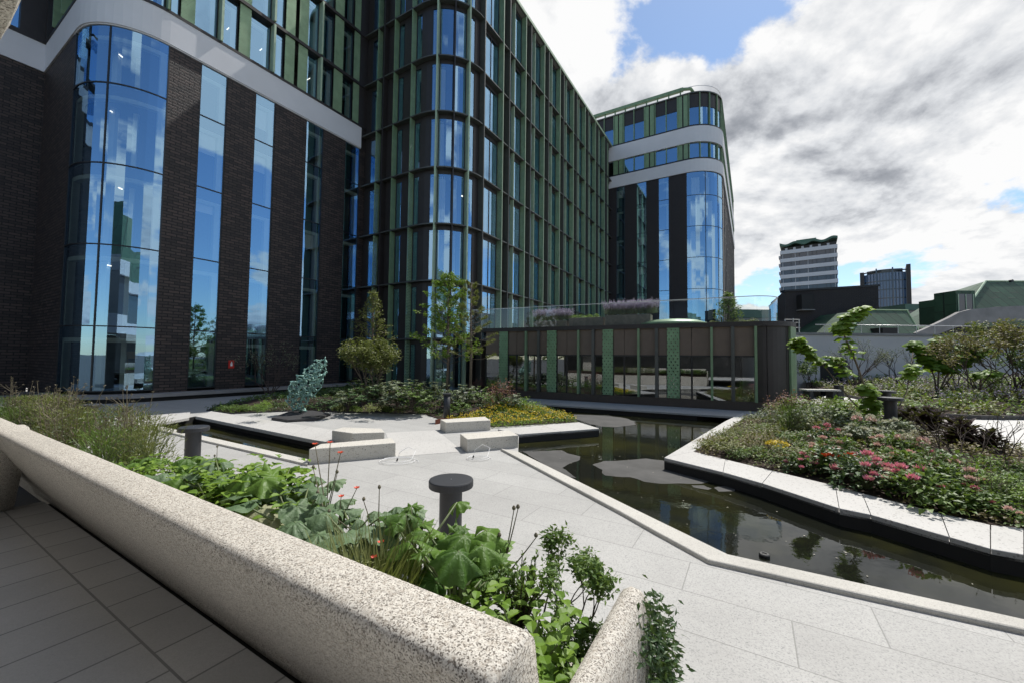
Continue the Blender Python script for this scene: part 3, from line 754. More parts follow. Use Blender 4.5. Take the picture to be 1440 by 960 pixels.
for j in range(8):
    z0, z1 = MF[j]+.05, MF[j+1]-.34
    for k_, (a, b) in enumerate(((.55,1.58),(1.66,2.24),(3.36,3.95),(4.5,4.98),(5.06,5.62))):
        o = office_window(mp, mb_, a, b, z0, z1, M['glass'], off=-D, head=0, reveal='', fmat=M['bronze'])
        if k_ == 0 and j in (2,5): curtain(mp, o, a+.1, b-.3, -D-.35, z0, z1, 5, 'wood')
        if k_ == 3 and j in (1,3): curtain(mp, o, a+.05, b-.05, -D-.35, z0, z1, 4, 'wood')
    cw = [(an(15),an(24.6)),(an(26.4),an(46.4)),(an(47.6),an(65)),(an(67),an(80))]
    for a, b in cw:
        o = office_window(mp, mb_, a, b, z0, z1, M['glass_curved'], off=-D, head=0, reveal='', fmat=M['bronze'])
        if random.random() < .85: curtain(mp, o, a+.05, a+(b-a)*random.uniform(.3,.6), -D-.15, z0, z1-.12, 4)
        h_ = MB(); mp.elem(h_, a+.05, b-.05, -D-.5, -D-.2, z1-.22, z1-.12); h_.build('reveal', M['reveal'], o)
for k_ in range(9):
    u0 = 25.13+3.5*k_
    if u0 > 53: break
    m = MB(); mp.elem(m, sm(u0)-.03, sm(u0)+.03, -D+.02, .0, 0, 31); m.build('fin', M['perf'], mb_)
    m = MB(); mp.elem(m, sm(u0)-.035, sm(u0)+.035, .0, .03, 0, 31.0); m.build('sunlit_fin_edge', M['green_pale'], mb_)  # paler strip puts the sunlit highlight of the fin's front edge into the colour
    m = MB(); mp.elem(m, sm(u0+.97)-.04, sm(u0+.97)+.04, -D+.02, .01, 0, 31); m.build('mullion', M['bronze_mid'], mb_)
    m = MB(); mp.elem(m, sm(u0)+.03, sm(u0+.97)-.04, -D-.1, -D+.03, 0, 31); m.build('wall_panel', M['bronze'], mb_)
    for du_ in (1.9,):
        m = MB(); mp.elem(m, sm(u0+du_)-.03, sm(u0+du_)+.03, -D+.02, -.12, 0, 31); m.build('fin', M['green_pale'], mb_)
    for j in range(1, 8):
        z0, z1 = MF[j]+.05, MF[j+1]-.34
        a, b = sm(u0-3.5+.97+.05), sm(u0-.05)
        if k_ == 0: a = sm(23.0)
        o = office_window(mp, mb_, a, b, z0, z1, M['glass'], off=-D, head=0, reveal='', fmat=M['bronze'], mull=((a+b)/2,))
        if random.random() < .93: curtain(mp, o, a+.05, a+(b-a)*random.uniform(.32,.5), -D-.1, z0+.03, z1-.02, 6)
for s_, z in ((3.7,6.2),(3.9,17.4),(5.2,13.7),(5.3,21.2),(an(50),25.2),(an(70),13.5),(sm(27),17.5),(sm(30.6),13.8)):
    l_ = MB(); p = mp.at(s_, -1.2, z); l_.chain([p, p+Vector((.1,.05,0))], [.05,.05], 6); l_.build('ceiling_lamp', M['lamp'], mb_)

# ------------------------------------------------------------------ tower block behind
tb = empty('office_block', uw(53,6.7,0), 'distant dark brick office block with two white bands and rounded glass corner', 'office building')
tp = Path((53,19.5), (0,-1), [('L',12.8),('A',3.8,rad(90)),('L',38)])
ta = 12.8+3.8*rad(90)
TF = [3.4, 7.05, 10.88, 14.75, 18.61, 22.47, 25.4]
tst = [(4.02,5.21),(6.7,8.01),(9.46,10.75)]
g0 = 12.77; g1 = 12.8+3.8*rad(82)
m = MB(); e0 = 0
for a, b in tst+[(g0, g1)]:
    tp.elem(m, e0, a, -.4, 0, 0, 25.4); e0 = b
rs = [ta+2.0+3.6*i for i in range(10)]
for a in rs: tp.elem(m, e0, a, -.4, 0, 0, 25.4); e0 = a+1.3
tp.elem(m, e0, ta+38, -.4, 0, 0, 25.4)
m.build('wall', M['brick_far'], tb)
for z0, z1 in ((25.4,26.95),(29.1,31.1)):
    m = MB(); tp.elem(m, 3.0, ta+38, -.4, .1, z0, z1); m.build('band', M['band'], tb)
    m = MB(); tp.elem(m, 3.0, ta+38, -.4, .06, z1, z1+.2); m.build('band_trim', M['frame'], tb)
m = MB(); tp.elem(m, 0, ta+38, -3.5, -3.2, 0, 35)
for z in TF+[29.1,31.2,35.3]: tp.elem(m, 0, ta+38, -3.25, -.45, z-.5, z-.02)
tp.elem(m, ta+37.8, ta+38, -3.25, -.45, 0, 35)
m.build('interior', M['room'], tb)
for a, b in tst:
    for j in range(6):
        o = office_window(tp, tb, a, b, TF[j], TF[j+1], M['glass'], head=.5, reveal='L' if a < 9 else 'R', blind=random.choice((0,0,.8)))
for j in range(6):
    o = office_window(tp, tb, g0, g1, TF[j], TF[j+1], M['glass_curved'], off=-.03, head=.5, reveal='', mull=(12.8+3.8*rad(33),12.8+3.8*rad(62)))
    for q in range(2):
        a = g0+.2+q*2.2+random.uniform(0,.4); curtain(tp, o, a, a+random.uniform(.5,1.1), -.5, TF[j], TF[j+1]-.5, 5)
for a in rs:
    for j in range(6):
        if j >= 2: office_window(tp, tb, a, a+1.3, TF[j], TF[j+1], M['glass'], off=.0, head=.5, reveal='')
# band storey and top storey
for z0, z1, top in ((27.15,29.1,0),(31.3,35.35,1)):
    t = 1.0; i = 0
    while t < ta+37:
        in_arc = 12.8 <= t < ta
        wdt = 1.35 if not in_arc else 1.25
        if i % 3 == 2 and not in_arc:
            m = MB(); tp.elem(m, t+.05, t+.55, -.1, -.04, z0, z1); tp.elem(m, t+.7, t+1.2, -.1, -.04, z0, z1); m.build('perforated_screen', M['green'], tb)
            m = MB(); tp.elem(m, t, t+1.3, -.3, -.2, z0, z1); m.build('wall_panel', M['bronze'], tb)
        else:
            o = office_window(tp, tb, t, t+wdt-.02, z0, z1, M['glass_curved'] if in_arc else M['glass'], off=-.15, head=1.7 if top else 0, reveal='', fmat=M['green'])
            if top: q = MB(); tp.elem(q, t, t+wdt, -.17, -.10, z1-1.75, z1); q.build('wall_panel', M['bronze'], tb)
        m = MB(); tp.elem(m, t-.05, t+.04, -.1, .06, z0, z1); m.build('fin', M['green'], tb)
        t += wdt; i += 1
m = MB(); tp.elem(m, 0, ta+38, -.4, .05, 35.35, 35.5); m.build('roof_edge', M['bronze_mid'], tb)
m = MB(); tp.elem(m, 0, 12.4, -.9, -.5, 36.35, 36.75); p0 = tp.at(12.3,-.7,36.6); m.chain([p0, tp.at(13.4,-.9,36.5), tp.at(13.9,-1.2,36.1), tp.at(14.0,-1.3,35.4)], [.2]*4, 8)
for i in range(9): tp.elem(m, .8+1.4*i, .95+1.4*i, -.8, -.6, 35.4, 36.4)
m.build('roof_pergola', M['green'], tb)
m = MB(); region([tuple(uw(*q).xy) for q in ((53.2,19),(53.2,6.7),(54.4,4.1),(56.8,3.1),(94,3.1),(94,19))], hf=lambda x, y: 35.3, mb=m); m.build('roof', M['plain_concrete'], tb)
m = MB(); tp.elem(m, 12.9, ta+10, -.2, -.16, 36.3, 36.34)
m.build('roof_rail', M['steel'], tb)

# ------------------------------------------------------------------ pavilion
pvl = empty('garden_pavilion', Vector((*pav(5,-1),0)), 'low glazed pavilion with brown panels and perforated green screens by the pond', 'pavilion')
idt = lambda x, y, z=0: Vector((x, y, z))
P0 = pav(-1.65, 0)
pp = Path(P0, tuple(pt), [('L',13.6),('A',1.5,rad(90)),('L',9)], tf=idt)
sp_ = lambda s: s+1.65
pend = 13.6+1.5*rad(90)
m = MB(); pp.elem(m, 0, pend+9, -.5, .06, 0, .44); m.build('plinth', plain('dark brown plinth', (.06,.045,.036), .5), pvl)
m = MB(); pp.elem(m, -.5, pend+9, -.6, .12, 3.72, 3.93); m.build('fascia', M['bronze'], pvl)
m = MB(); region([pav(-3.4,-.3), pav(12.0,-.3), pav(13.4,-1.6), pav(13.4,-11), pav(-3.4,-11)], hf=lambda x, y: 3.9, mb=m); m.build('roof', M['plain_concrete'], pvl)
m = MB(); pp.elem(m, 0, 13.2, -5.2, -5.0, .3, 3.7); pp.elem(m, 0, .1, -5.1, -.6, .3, 3.7); pp.elem(m, 13.0, 13.1, -5.1, -1.5, .3, 3.7); pp.elem(m, .0, 13.2, -5.1, -.6, 3.5, 3.7); m.build('interior', M['room'], pvl)
m = MB(); region([pav(-1.6,-.2), pav(12.0,-.2), pav(13.4,-1.6), pav(13.4,-9), pav(-1.6,-9)], hf=lambda x, y: .43, mb=m); m.build('floor', M['room'], pvl)
perf = [(-.72,-.18),(2.2,2.73),(5.21,5.73),(8.27,8.81)]
fins = [.96,3.95,6.97,10.16,11.87]
bmul = [1.70,4.72,7.80,11.0]
thin = [.35,3.29,6.27,9.33]
for a, b in perf:
    m = MB(); pp.elem(m, sp_(a), sp_(b), .05, .10, .46, 3.72); m.build('perforated_screen', M['perf_big'], pvl)
for a in fins:
    m = MB(); pp.elem(m, sp_(a)-.05, sp_(a)+.05, -.1, .18, .44, 3.72); m.build('fin', M['green'], pvl)
for a in bmul:
    m = MB(); pp.elem(m, sp_(a)-.07, sp_(a)+.07, -.1, .14, .44, 3.72); m.build('mullion', M['bronze_mid'], pvl)
allx = sorted([-1.65]+[x for ab in perf for x in ab]+fins+bmul+thin+[12.3, 13.2])
for a, b in zip(allx, allx[1:]):
    t0, t1 = sp_(a), sp_(b)
    if b > 12.0:
        q = MB(); pp.elem(q, t0+.01, t1-.01, -.1, .0, .44, 3.72); q.build('wall_panel', M['bronze'], pvl); continue
    q = MB(); pp.elem(q, t0, t0+.04, -.08, .02, .44, 2.4); pp.elem(q, t1-.04, t1, -.08, .02, .44, 2.4); pp.elem(q, t0, t1, -.08, .025, 2.38, 2.45)
    w_o = q.build('window', M['frame'], pvl)
    q = MB(); pp.sheet(q, t0+.02, t1-.02, -.02, .45, 2.4); q.build('pane', M['glass_low'], w_o)
    q = MB(); pp.elem(q, t0+.01, t1-.01, -.1, .0, 2.45, 3.72); q.build('wall_panel', M['brown'] if b < 11.9 else M['bronze'], pvl)
m = MB(); pp.elem(m, sp_(13.2), pend-.9, -.1, .01, .44, 3.72); m.build('wall_panel', M['bronze'], pvl)
m = MB(); pp.elem(m, pend-.95, pend+.15, -.05, .1, .44, 3.72); m.build('corner_panel', M['green'], pvl)
m = MB(); pp.elem(m, pend+.15, pend+9, -.1, .01, .44, 3.72); m.build('wall_panel', M['bronze'], pvl)
m = MB(); pp.elem(m, pend+.2, pend+.28, -.05, .16, .44, 3.72); m.build('fin', M['green_pale'], pvl)
for a in (1.3,4.4,7.3,9.6):
    l_ = MB(); p = pp.at(sp_(a), -2.4, 2.9); l_.chain([p, p+Vector((.8,-.4,0))], [.03,.03], 5); l_.build('ceiling_lamp', M['lamp'], pvl)
# glass balustrade on the roof
rl = empty('glass_balustrade', Vector((*pav(4,-.3),3.93)), 'clear glass balustrade edging the pavilion roof terrace', 'balustrade')
rp = Path(pav(-3.3,-.35), tuple(pt), [('L',15.0),('A',1.2,rad(90)),('L',3)], tf=idt)
t = 0
while t < rp.len-.5:
    m = MB(); rp.sheet(m, t+.01, min(t+1.68, rp.len), 0, 3.94, 5.08); m.build('glass_panel', M['glass_rail'], rl); t += 1.69
m = MB(); rp.elem(m, 0, rp.len, -.03, .018, 5.08, 5.11); m.build('top_rail', M['steel'], rl)
# roof planters
def roof_planter(s0, s1, o0, o1, h, label):
    m = MB(); m.prism([pav(s0,o0), pav(s1,o0), pav(s1,o1), pav(s0,o1)], 3.91, 3.91+h); o = m.build('timber_planter', M['planter_wood'], bevel=.01); return tag(o, label, 'planter')
roof_planter(1.0, 3.0, -.8, -1.5, .42, 'dark boarded roof planter holding lavender, nearer the finned block')
roof_planter(3.1, 5.0, -.9, -1.6, .55, 'boarded roof planter between the two lavender planters')
roof_planter(5.1, 7.4, -.9, -1.7, .62, 'boarded roof planter under the taller lavender')
rf = MB(); c = Vector((*pav(8.4,-1.6),3.92)); rf.lathe(c, [(1.7,0),(1.6,.14),(1.2,.27),(.6,.34),(.02,.36)], 28)
tag(rf.build('rooflight_dome', M['green'], smooth=True), 'pale green low dome on the pavilion roof', 'rooflight')

# ------------------------------------------------------------------ street furniture
def bollard(loc, label, group, disc=True):
    root = empty('disc_bollard' if disc else 'post_bollard', loc, label, 'bollard', group)
    l = Vector(loc)
    m = MB(); m.lathe(l, [(.123,-.02),(.123,.80)], 28); o = m.build('post', M['bollard'], root, smooth=True)
    o.modifiers.new('e','EDGE_SPLIT').split_angle = rad(40)
    if disc:
        m = MB(); m.lathe(l, [(.10,.80),(.238,.802),(.242,.81),(.242,.868),(.236,.878),(.22,.88),(.0,.88)], 40); m.build('disc_top', M['bollard'], root)
        m = MB(); m.lathe(l, [(.007,.8805),(.007,.8825)], 10); m.build('screw', M['steel'], root)
    else:
        m = MB(); m.lathe(l, [(.15,.80),(.155,.81),(.155,.87),(.15,.88),(0,.88)], 28); m.build('cap', M['bollard'], root)
GB = 'disc topped bollards along the planter'
bollard(uw(3.5,2.84), 'charcoal disc topped bollard beside the poppies, largest in view', GB)
bollard(uw(3.45,8.9), 'charcoal disc topped bollard standing before the narrow basin', GB)
bollard(uw(3.47,15.0), 'disc topped bollard mostly hidden behind the wiry meadow stems', GB)
bollard(uw(3.42,21.4), 'disc topped bollard by the low white ledge and dark brick wall', GB)
def bollard_small(loc, label):
    root = empty('slim_bollard', loc, label, 'bollard'); l = Vector(loc)
    m = MB(); m.lathe(l, [(.115,0),(.115,.92)], 24); m.build('post', M['bollard'], root, smooth=True)
    m = MB(); m.lathe(l, [(.13,.92),(.145,.925),(.145,.97),(.14,.98),(0,.98)], 24); m.build('cap', M['bollard'], root)
bollard_small(at(628,592,.0), 'slim charcoal bollard without a disc behind the stone block bench')
GR = 'disc topped bollards along the path behind the rose bed'
b1 = at(1252,558,1.37); bollard((b1.x, b1.y, .49), 'charcoal disc bollard at the edge of the purple leaved plants', GR)
b2 = at(1246,546,1.37); bollard((b2.x*.98, b2.y*.98, .45), 'dark disc bollard half hidden behind the broad leaved sapling', GR)
# benches
tb_ = empty('garden_bench', at(1153,565,.45), 'pale slatted bench on dark legs beyond the rose bed', 'bench')
c = ORIG[tb_.name]
m = MB(); m.box(c.x-.75, c.x+.75, c.y-.25, c.y+.25, .95, 1.02); m.build('seat', M['kerb'], tb_, bevel=.01)
for dx in (-.5, .5):
    m = MB(); m.box(c.x+dx-.08, c.x+dx+.08, c.y-.2, c.y+.2, .4, .95); m.build('leg', M['bollard'], tb_)
p = at(1180,562,.45); m = MB(); m.box(p.x-.13, p.x+.13, p.y-.13, p.y+.13, .4, 1.15); tag(m.build('bollard_post', M['bollard'], bevel=.01), 'square dark post beside the garden bench', 'post')
GS = 'terrazzo block benches at the basin crossing'
def block(pts, h, label):
    m = MB(); m.prism([tuple(p) for p in pts], -.1, h); o = m.build('stone_bench', M['terrazzo'], bevel=.018, seg=3); tag(o, label, 'bench', GS)
T = lambda l: P2(l, .31)
block(T([(434.4,630.7),(451,623.3),(551,615),(556.7,621.8)]), .31, 'terrazzo block bench nearest the planter, long with a slanted end')
block(T([(466.7,604.4),(482,600),(536.7,601.8),(541,607),(495.5,608.4)]), .31, 'terrazzo block bench shaded on its face, behind the long slanted one')
block(T([(619,589),(682,585),(690,590),(626.7,593.3)]), .31, 'terrazzo block bench beside the slim bollard and yellow flowers')
block(T([(647,609.3),(656.7,616.7),(729,611),(716,604)]), .31, 'terrazzo block bench touching the pond kerb')
# cable loops left on the paving
def cable(px, py, sx, label):
    c = at(px, py, .0); m = MB(); pts = []; 
    for i in range(40):
        a = i*.32; r = sx*(1-.008*i); pts.append(c+Vector((math.cos(a)*r, math.sin(a)*r*.8, .008+.0015*i)))
    pts += [pts[-1]+Vector((.05,.12,.16)), pts[-1]+Vector((-.12,.18,.22)), pts[-1]+Vector((-.28,.1,.12)), pts[-1]+Vector((-.3,.02,.01))]
    m.chain(pts, [.005]*len(pts), 5); root = m.build('cable_loop', M['white'], smooth=True); tag(root, label, 'cable')
    e = MB(); e.chain([pts[-1], pts[-1]+Vector((-.02,.0,-.06))], [.016,.016], 8); e.build('plug', M['rubber'], root)
cable(560,649,.42, 'white cable coiled on the paving in front of the long block bench')
cable(673,645,.28, 'white cable coiled on the paving in front of the pond side bench')

# ------------------------------------------------------------------ sculpture
sc = empty('bronze_sculpture', at(425,582), 'openwork verdigris bronze sculpture leaning on a dark slab', 'sculpture')
m = MB(); m.prism(P2([(381.7,586.7),(404,590),(446,587.5),(465,581),(440,576.7),(406.7,578)], .08), 0, .09); m.build('base_slab', M['slate'], sc, bevel=.01)
def sculpture():
    rnd = random.Random(4); c = at(424,582); m = MB(); pts = []
    def env(h):   # centre offset and half width at height h (0..2.1)
        if h < .5: return (-.12+.1*h, .30+.1*h)
        if h < 1.25: return (-.30+.38*h, .46+.26*(h-.5))
        return (.20+.62*(h-1.25), .62-.48*(h-1.25))
    tries = 0
    while len(pts) < 150 and tries < 9000:
        tries += 1; h = rnd.uniform(.1, 2.1); ox, hw = env(h); a = rnd.uniform(0, 6.28); r = hw*math.sqrt(rnd.uniform(.12, 1))
        p = Vector((ox+r*math.cos(a), r*.6*math.sin(a), h))
        if all((p-q).length > .145 for q in pts): pts.append(p)
    done = set()
    for i, p in enumerate(pts):
        nb = sorted(range(len(pts)), key=lambda j: (pts[j]-p).length)[1:4]
        for j in nb:
            if (min(i,j), max(i,j)) in done or (pts[j]-p).length > .36: continue
            done.add((min(i,j), max(i,j)))
            q = pts[j]; mid = (p+q)/2+Vector((rnd.uniform(-.05,.05), rnd.uniform(-.05,.05), rnd.uniform(-.04,.05)))
            r = rnd.uniform(.016,.03)
            m.chain([c+p, c+(p*.5+mid*.5), c+mid, c+(q*.5+mid*.5), c+q], [r*1.5, r, r*.8, r, r*1.5], 6)
        for _ in range(2):
            d = Vector((rnd.gauss(0,1), rnd.gauss(0,.7), rnd.gauss(.2,1))).normalized()*rnd.uniform(.06,.12)
            s_ = d.cross(Vector((0,0,1))).normalized()*.035 if abs(d.z) < .11 else Vector((.035,0,0))
            m.chain([c+p, c+p+d*.5+s_, c+p+d], [.024,.03,.006], 5)
    return m
sculpture().build('openwork_figure', M['verdigris'], sc, smooth=True)
#PART2
# ------------------------------------------------------------------ far buildings and the retaining wall
def box_w(m, x0, x1, y0, y1, z0, z1, mi=0): m.box(x0, x1, y0, y1, z0, z1, mi)
# pale retaining wall with coping and handrail
YW = 27.0
def xz(px, py, Y): p = atY(px, py, Y); return p.x, p.z
xl = atY(1106,480,YW).x
rwl = empty('garden_wall', (xl+8, YW, .4), 'long pale painted garden wall with a dark opening behind the planting', 'wall')
xo0 = atY(1153,510,YW).x; xo1 = atY(1192,510,YW).x
m = MB(); box_w(m, xl-6, xo0, YW, YW+.4, -.5, 4.0); box_w(m, xo0, xo1, YW, YW+.4, 2.35, 4.0); box_w(m, xo1, xl+40, YW, YW+.4, -.5, 4.0); m.build('wall', M['white_wall'], rwl)
m = MB(); box_w(m, xl-6, xl+40, YW-.06, YW+.46, 4.003, 4.16); m.build('coping', M['plain_concrete'], rwl)
m = MB(); box_w(m, xo0-.1, xo1+.1, YW+.42, YW+.5, -.5, 2.5); m.build('recess', M['black'], rwl)
hr = empty('handrail', (xl+6, YW+.2, 4.16), 'thin steel handrail with looped end running along the pale garden wall', 'handrail')
xe = atY(1375,460,YW).x; x0 = atY(1150,460,YW).x; zt = 4.72
m = MB(); m.chain([(x0,YW+.2,zt),(xe-.25,YW+.2,zt),(xe-.05,YW+.2,zt-.06),(xe,YW+.2,zt-.25),(xe,YW+.2,4.16)], [.03]*5, 8); m.build('rail', M['steel'], hr, smooth=True)
for i in range(9):
    x = x0+.6+(xe-x0-.8)*i/8
    m = MB(); m.chain([(x,YW+.2,4.15),(x,YW+.2,zt)], [.02,.02], 6); m.build('post', M['steel'], hr)
x1 = atY(1118,468,YW).x
lad = empty('metal_frame', (x1, YW+.3, 4.16), 'small tubular steel frame standing on the wall beside the pavilion', 'metal frame')
m = MB()
for dx in (-.45, .1, .5):
    m.chain([(x1+dx,YW+.3,4.15),(x1+dx,YW+.3,5.15-.15*abs(dx))], [.035,.035], 6)
for z in (4.5, 4.85, 5.05): m.chain([(x1-.5,YW+.3,z),(x1+.55,YW+.3,z)], [.03,.03], 6)
m.build('tubes', M['steel'], lad)
# dark brick building
def seg_building(name, p_l, p_r, zb, zt_l, zt_r, depth, mat, label, cat='building'):
    root = empty(name, (p_l+p_r)/2, label, cat)
    d = (p_r-p_l); d.z = 0; dn = Vector((-d.y, d.x, 0)).normalized()*depth
    a, b = Vector((p_l.x,p_l.y,0)), Vector((p_r.x,p_r.y,0)); z = lambda v, h: Vector((v.x, v.y, h))
    m = MB(); m.hexa([z(a,zb),z(b,zb),z(b+dn,zb),z(a+dn,zb),z(a,zt_l),z(b,zt_r),z(b+dn,zt_r),z(a+dn,zt_l)])
    return root, m
pl_l = atY(1104,409,39); pl_r = atY(1235,401,36)
db, m = seg_building('brick_building', pl_l, pl_r, -.5, 9.1, 9.1, 9, M['brick_far'], 'plain dark brick building with one shuttered opening below the white tower')
m.build('wall', M['brick_far'], db)
m = MB(); a = atY(1122,436,38.45); b = atY(1142,415,38.1); m.box(a.x, b.x, 37.9, 38.7, a.z, b.z); m.build('shutter', M['black'], db)
m = MB(); m.box(a.x-.05, b.x+.05, 37.8, 38.6, a.z-.08, a.z-.005); m.build('sill', M['plain_concrete'], db)
m = MB(); d = (pl_r-pl_l).normalized(); m.hexa([pl_l+Vector((-.1,-.1,-.12)), pl_r+Vector((.1,-.1,-.12)), pl_r+Vector((.1,.6,-.12)), pl_l+Vector((-.1,.6,-.12)), pl_l+Vector((-.1,-.1,.05)), pl_r+Vector((.1,-.1,.05)), pl_r+Vector((.1,.6,.05)), pl_l+Vector((-.1,.6,.05))]); m.build('roof_edge', M['frame'], db)
# low copper pyramid roof
Yp = 31.0
pr = empty('copper_roof_building', (atY(1245,470,Yp).x, Yp, 3.9), 'truncated pyramid roof of green copper sheets rising behind the pale wall', 'building')
bl = atY(1186,472,Yp); br = atY(1303,472,Yp); tl = atY(1214,436,Yp+2.2); tr = atY(1275,435,Yp+2.2)
m = MB(); m.hexa([(bl.x,Yp,3.6),(br.x,Yp,3.6),(br.x+1,Yp+9,3.6),(bl.x,Yp+9,3.6),(tl.x,Yp+2.2,tl.z),(tr.x,Yp+2.2,tl.z),(tr.x,Yp+7,tl.z),(tl.x,Yp+7,tl.z)]); m.build('roof', M['copper'], pr)
m = MB(); a = atY(1241,476,Yp-.1); b = atY(1262,461,Yp-.1); m.box(a.x, b.x, Yp-.15, Yp+1.2, a.z, b.z); m.build('hatch', M['black'], pr)
m = MB(); m.box(bl.x-1, br.x+1, Yp+.3, Yp+8.8, -.5, 3.6); m.build('wall', M['plain_concrete'], pr)
m = MB(); m.chain([(tl.x-.1,Yp+2.2,tl.z),(tr.x+.1,Yp+2.2,tl.z)], [.07,.07], 6); m.chain([(br.x,Yp,3.6),(tr.x,Yp+2.2,tl.z)], [.07,.07], 6); m.chain([(bl.x,Yp,3.6),(tl.x,Yp+2.2,tl.z)], [.07,.07], 6); m.build('ridge', M['green'], pr)
# big copper roofed building with dormers and a curved concrete parapet
cb = empty('copper_roof_building', (atY(1420,470,33).x, 33, 0), 'large green copper roof with boxy dormers above a curved concrete parapet', 'building')
Y0 = 33.0
q = [atY(1340,446,Y0), atY(1560,440,Y0)]; tq = [atY(1386,395.5,Y0+2.8), atY(1600,384,Y0+2.8)]
m = MB(); m.hexa([(q[0].x,Y0,5.2),(q[1].x,Y0,5.2),(q[1].x,Y0+14,5.2),(q[0].x+6,Y0+14,5.2),(tq[0].x,Y0+2.8,tq[0].z),(tq[1].x,Y0+2.8,tq[0].z+.1),(tq[1].x,Y0+11,tq[0].z+.1),(tq[0].x+4.5,Y0+11,tq[0].z)]); m.build('roof', M['copper'], cb)
m = MB(); m.chain([(q[0].x,Y0-.02,5.2),(tq[0].x,Y0+2.78,tq[0].z)], [.08,.08], 6); m.chain([(tq[0].x,Y0+2.8,tq[0].z),(tq[1].x,Y0+2.8,tq[0].z+.1)], [.07,.07], 6); m.build('ridge', M['green_pale'], cb)
for (xa, xb, ya, yb, yy) in ((1345,1371,409,441,32.6),(1321,1343,421,446,34.2)):
    a = atY(xa,yb,yy); b = atY(xb,ya,yy)
    m = MB(); m.box(a.x, b.x, yy, yy+1.7, a.z-.6, b.z); dm = m.build('dormer', M['copper'], cb)
    m = MB(); m.box(a.x+.12, b.x-.16, yy-.02, yy+.1, a.z-.2, b.z-.28); m.build('window', M['tower_glass'], dm)
    m = MB()
    for f_ in (.0,.5,1): x = a.x+.15+(b.x-a.x-.35)*f_; m.box(x-.03, x+.03, yy-.06, yy-.022, a.z-.2, b.z-.3)
    m.build('window_frame', M['green_pale'], dm)
m = MB(); p = atY(1424,395,33.9); m.chain([p, p+Vector((0,.2,.0))], [.12,.12], 8); m.build('roof_vent', M['bollard'], cb)
def curved_parapet():
    m = MB(); top = [(1288,468),(1300,463),(1318,455),(1335,447),(1350,439),(1366,435),(1400,432),(1440,430),(1560,424)]
    bot = [(1292,478),(1305,474),(1322,469),(1340,462),(1355,457),(1370,455),(1400,453),(1440,450.5),(1560,446)]
    vs = []; 
    for (a, b), (c_, d_) in zip(top, bot):
        yy = 31.5; p = atY(a, b, yy); r_ = atY(c_, d_, yy)
        vs += [(r_.x, yy, r_.z), (p.x, yy, p.z), (p.x, yy+.35, p.z), (r_.x, yy+.35, r_.z)]
    n = len(top); fs = []
    for i in range(n-1):
        for k_ in range(4): fs.append((i*4+k_, i*4+(k_+1)%4, (i+1)*4+(k_+1)%4, (i+1)*4+k_))
    fs += [(3,2,1,0), tuple((n-1)*4+k_ for k_ in range(4))]
    m.add(vs, fs); return m
curved_parapet().build('curved_parapet', M['plain_concrete'], cb)
m = MB(); a = atY(1325,470,32.2); b = atY(1560,446,32.2); m.box(a.x, b.x, 32.2, 34, -.5, 5.15); m.build('wall', M['brick_far'], cb)
# distant green roofed range between the towers
fr = empty('green_roof_range', atY(1300,470,58), 'low far building with green eaves and pale panel between the tower and dormers', 'building')
a = atY(1275,428,58); b = atY(1330,428,58); m = MB(); m.box(a.x, b.x, 58, 70, 0, a.z-.9); m.build('wall', M['tower_glass'], fr)
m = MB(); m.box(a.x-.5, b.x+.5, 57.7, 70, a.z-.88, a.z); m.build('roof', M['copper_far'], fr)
a2 = atY(1293,452,57.9); b2 = atY(1315,433,57.9); m = MB()
for i in range(6): x = a2.x+(b2.x-a2.x)*i/6; m.box(x, x+(b2.x-a2.x)/6-.12, 57.8, 57.98, a2.z, b2.z)
m.build('pale_panel', M['tower_white'], fr)
a = atY(1040,447,62); b = atY(1104,436,62)
fr2 = empty('green_roof_range', ((a.x+b.x)/2, 62, 0), 'far green eaves seen beyond the curved end of the glass balustrade', 'building')
m = MB(); m.box(a.x, b.x, 62.3, 72, 0, a.z); m.build('wall', M['tower_glass'], fr2)
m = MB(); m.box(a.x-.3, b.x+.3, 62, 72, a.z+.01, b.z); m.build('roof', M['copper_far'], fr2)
# white tower
YT = 170.0
wtw = empty('white_tower', (atY(1137,440,YT).x, YT, 0), 'white banded high-rise tower with wavy green roof canopy', 'tower block')
a = atY(1098,440,YT).x; b = atY(1177.5,440,YT).x; px2m = YT/F
zz = lambda py: atY(1140, py, YT).z
m = MB(); m.box(a, b, YT, YT+24, 0, zz(349)); m.build('wall', M['tower_glass'], wtw)
i = 0; y = 349.0
while y < 445:
    m = MB(); m.box(a-.25, b+.25, YT-.35, YT+24.3, zz(y+5.2), zz(y)); m.build('white_spandrel', M['tower_white'], wtw)
    for s in range(13):
        x = a+(b-a)*(s+.5)/13
        if s % 4 == 1: continue
        m = MB(); m.box(x-.08, x+.08, YT-.12, YT-.005, zz(y+11.6), zz(y+5.2)); m.build('window_bar', M['tower_white'] if s % 3 == 0 else M['frame'], wtw)
    for s in range(2): 
        x = a-1.2; m = MB(); m.box(x, a-.3, YT+4+s*8, YT+9+s*8, zz(y+7), zz(y+4)); m.build('balcony', M['tower_white'], wtw)
    y += 11.7; i += 1
m = MB(); vs = []; n = 30
for k_ in range(n+1):
    f_ = k_/n; x = a-.4+(b-a+.8)*f_; h_ = zz(342)+.5*math.sin(f_*6*math.pi*1.05+2.4)+(.45*max(0, f_-.86)/.14)
    for yy in (YT-.6, YT+22): vs += [(x, yy, h_), (x, yy, h_+.9)]
fs = []
for k_ in range(n):
    o = k_*4
    fs += [(o,o+4,o+5,o+1),(o+2,o+3,o+7,o+6),(o+1,o+5,o+7,o+3),(o,o+2,o+6,o+4)]
fs += [(0,1,3,2),(n*4,n*4+2,n*4+3,n*4+1)]
m.add(vs, fs); m.build('wavy_canopy', M['copper_far'], wtw)
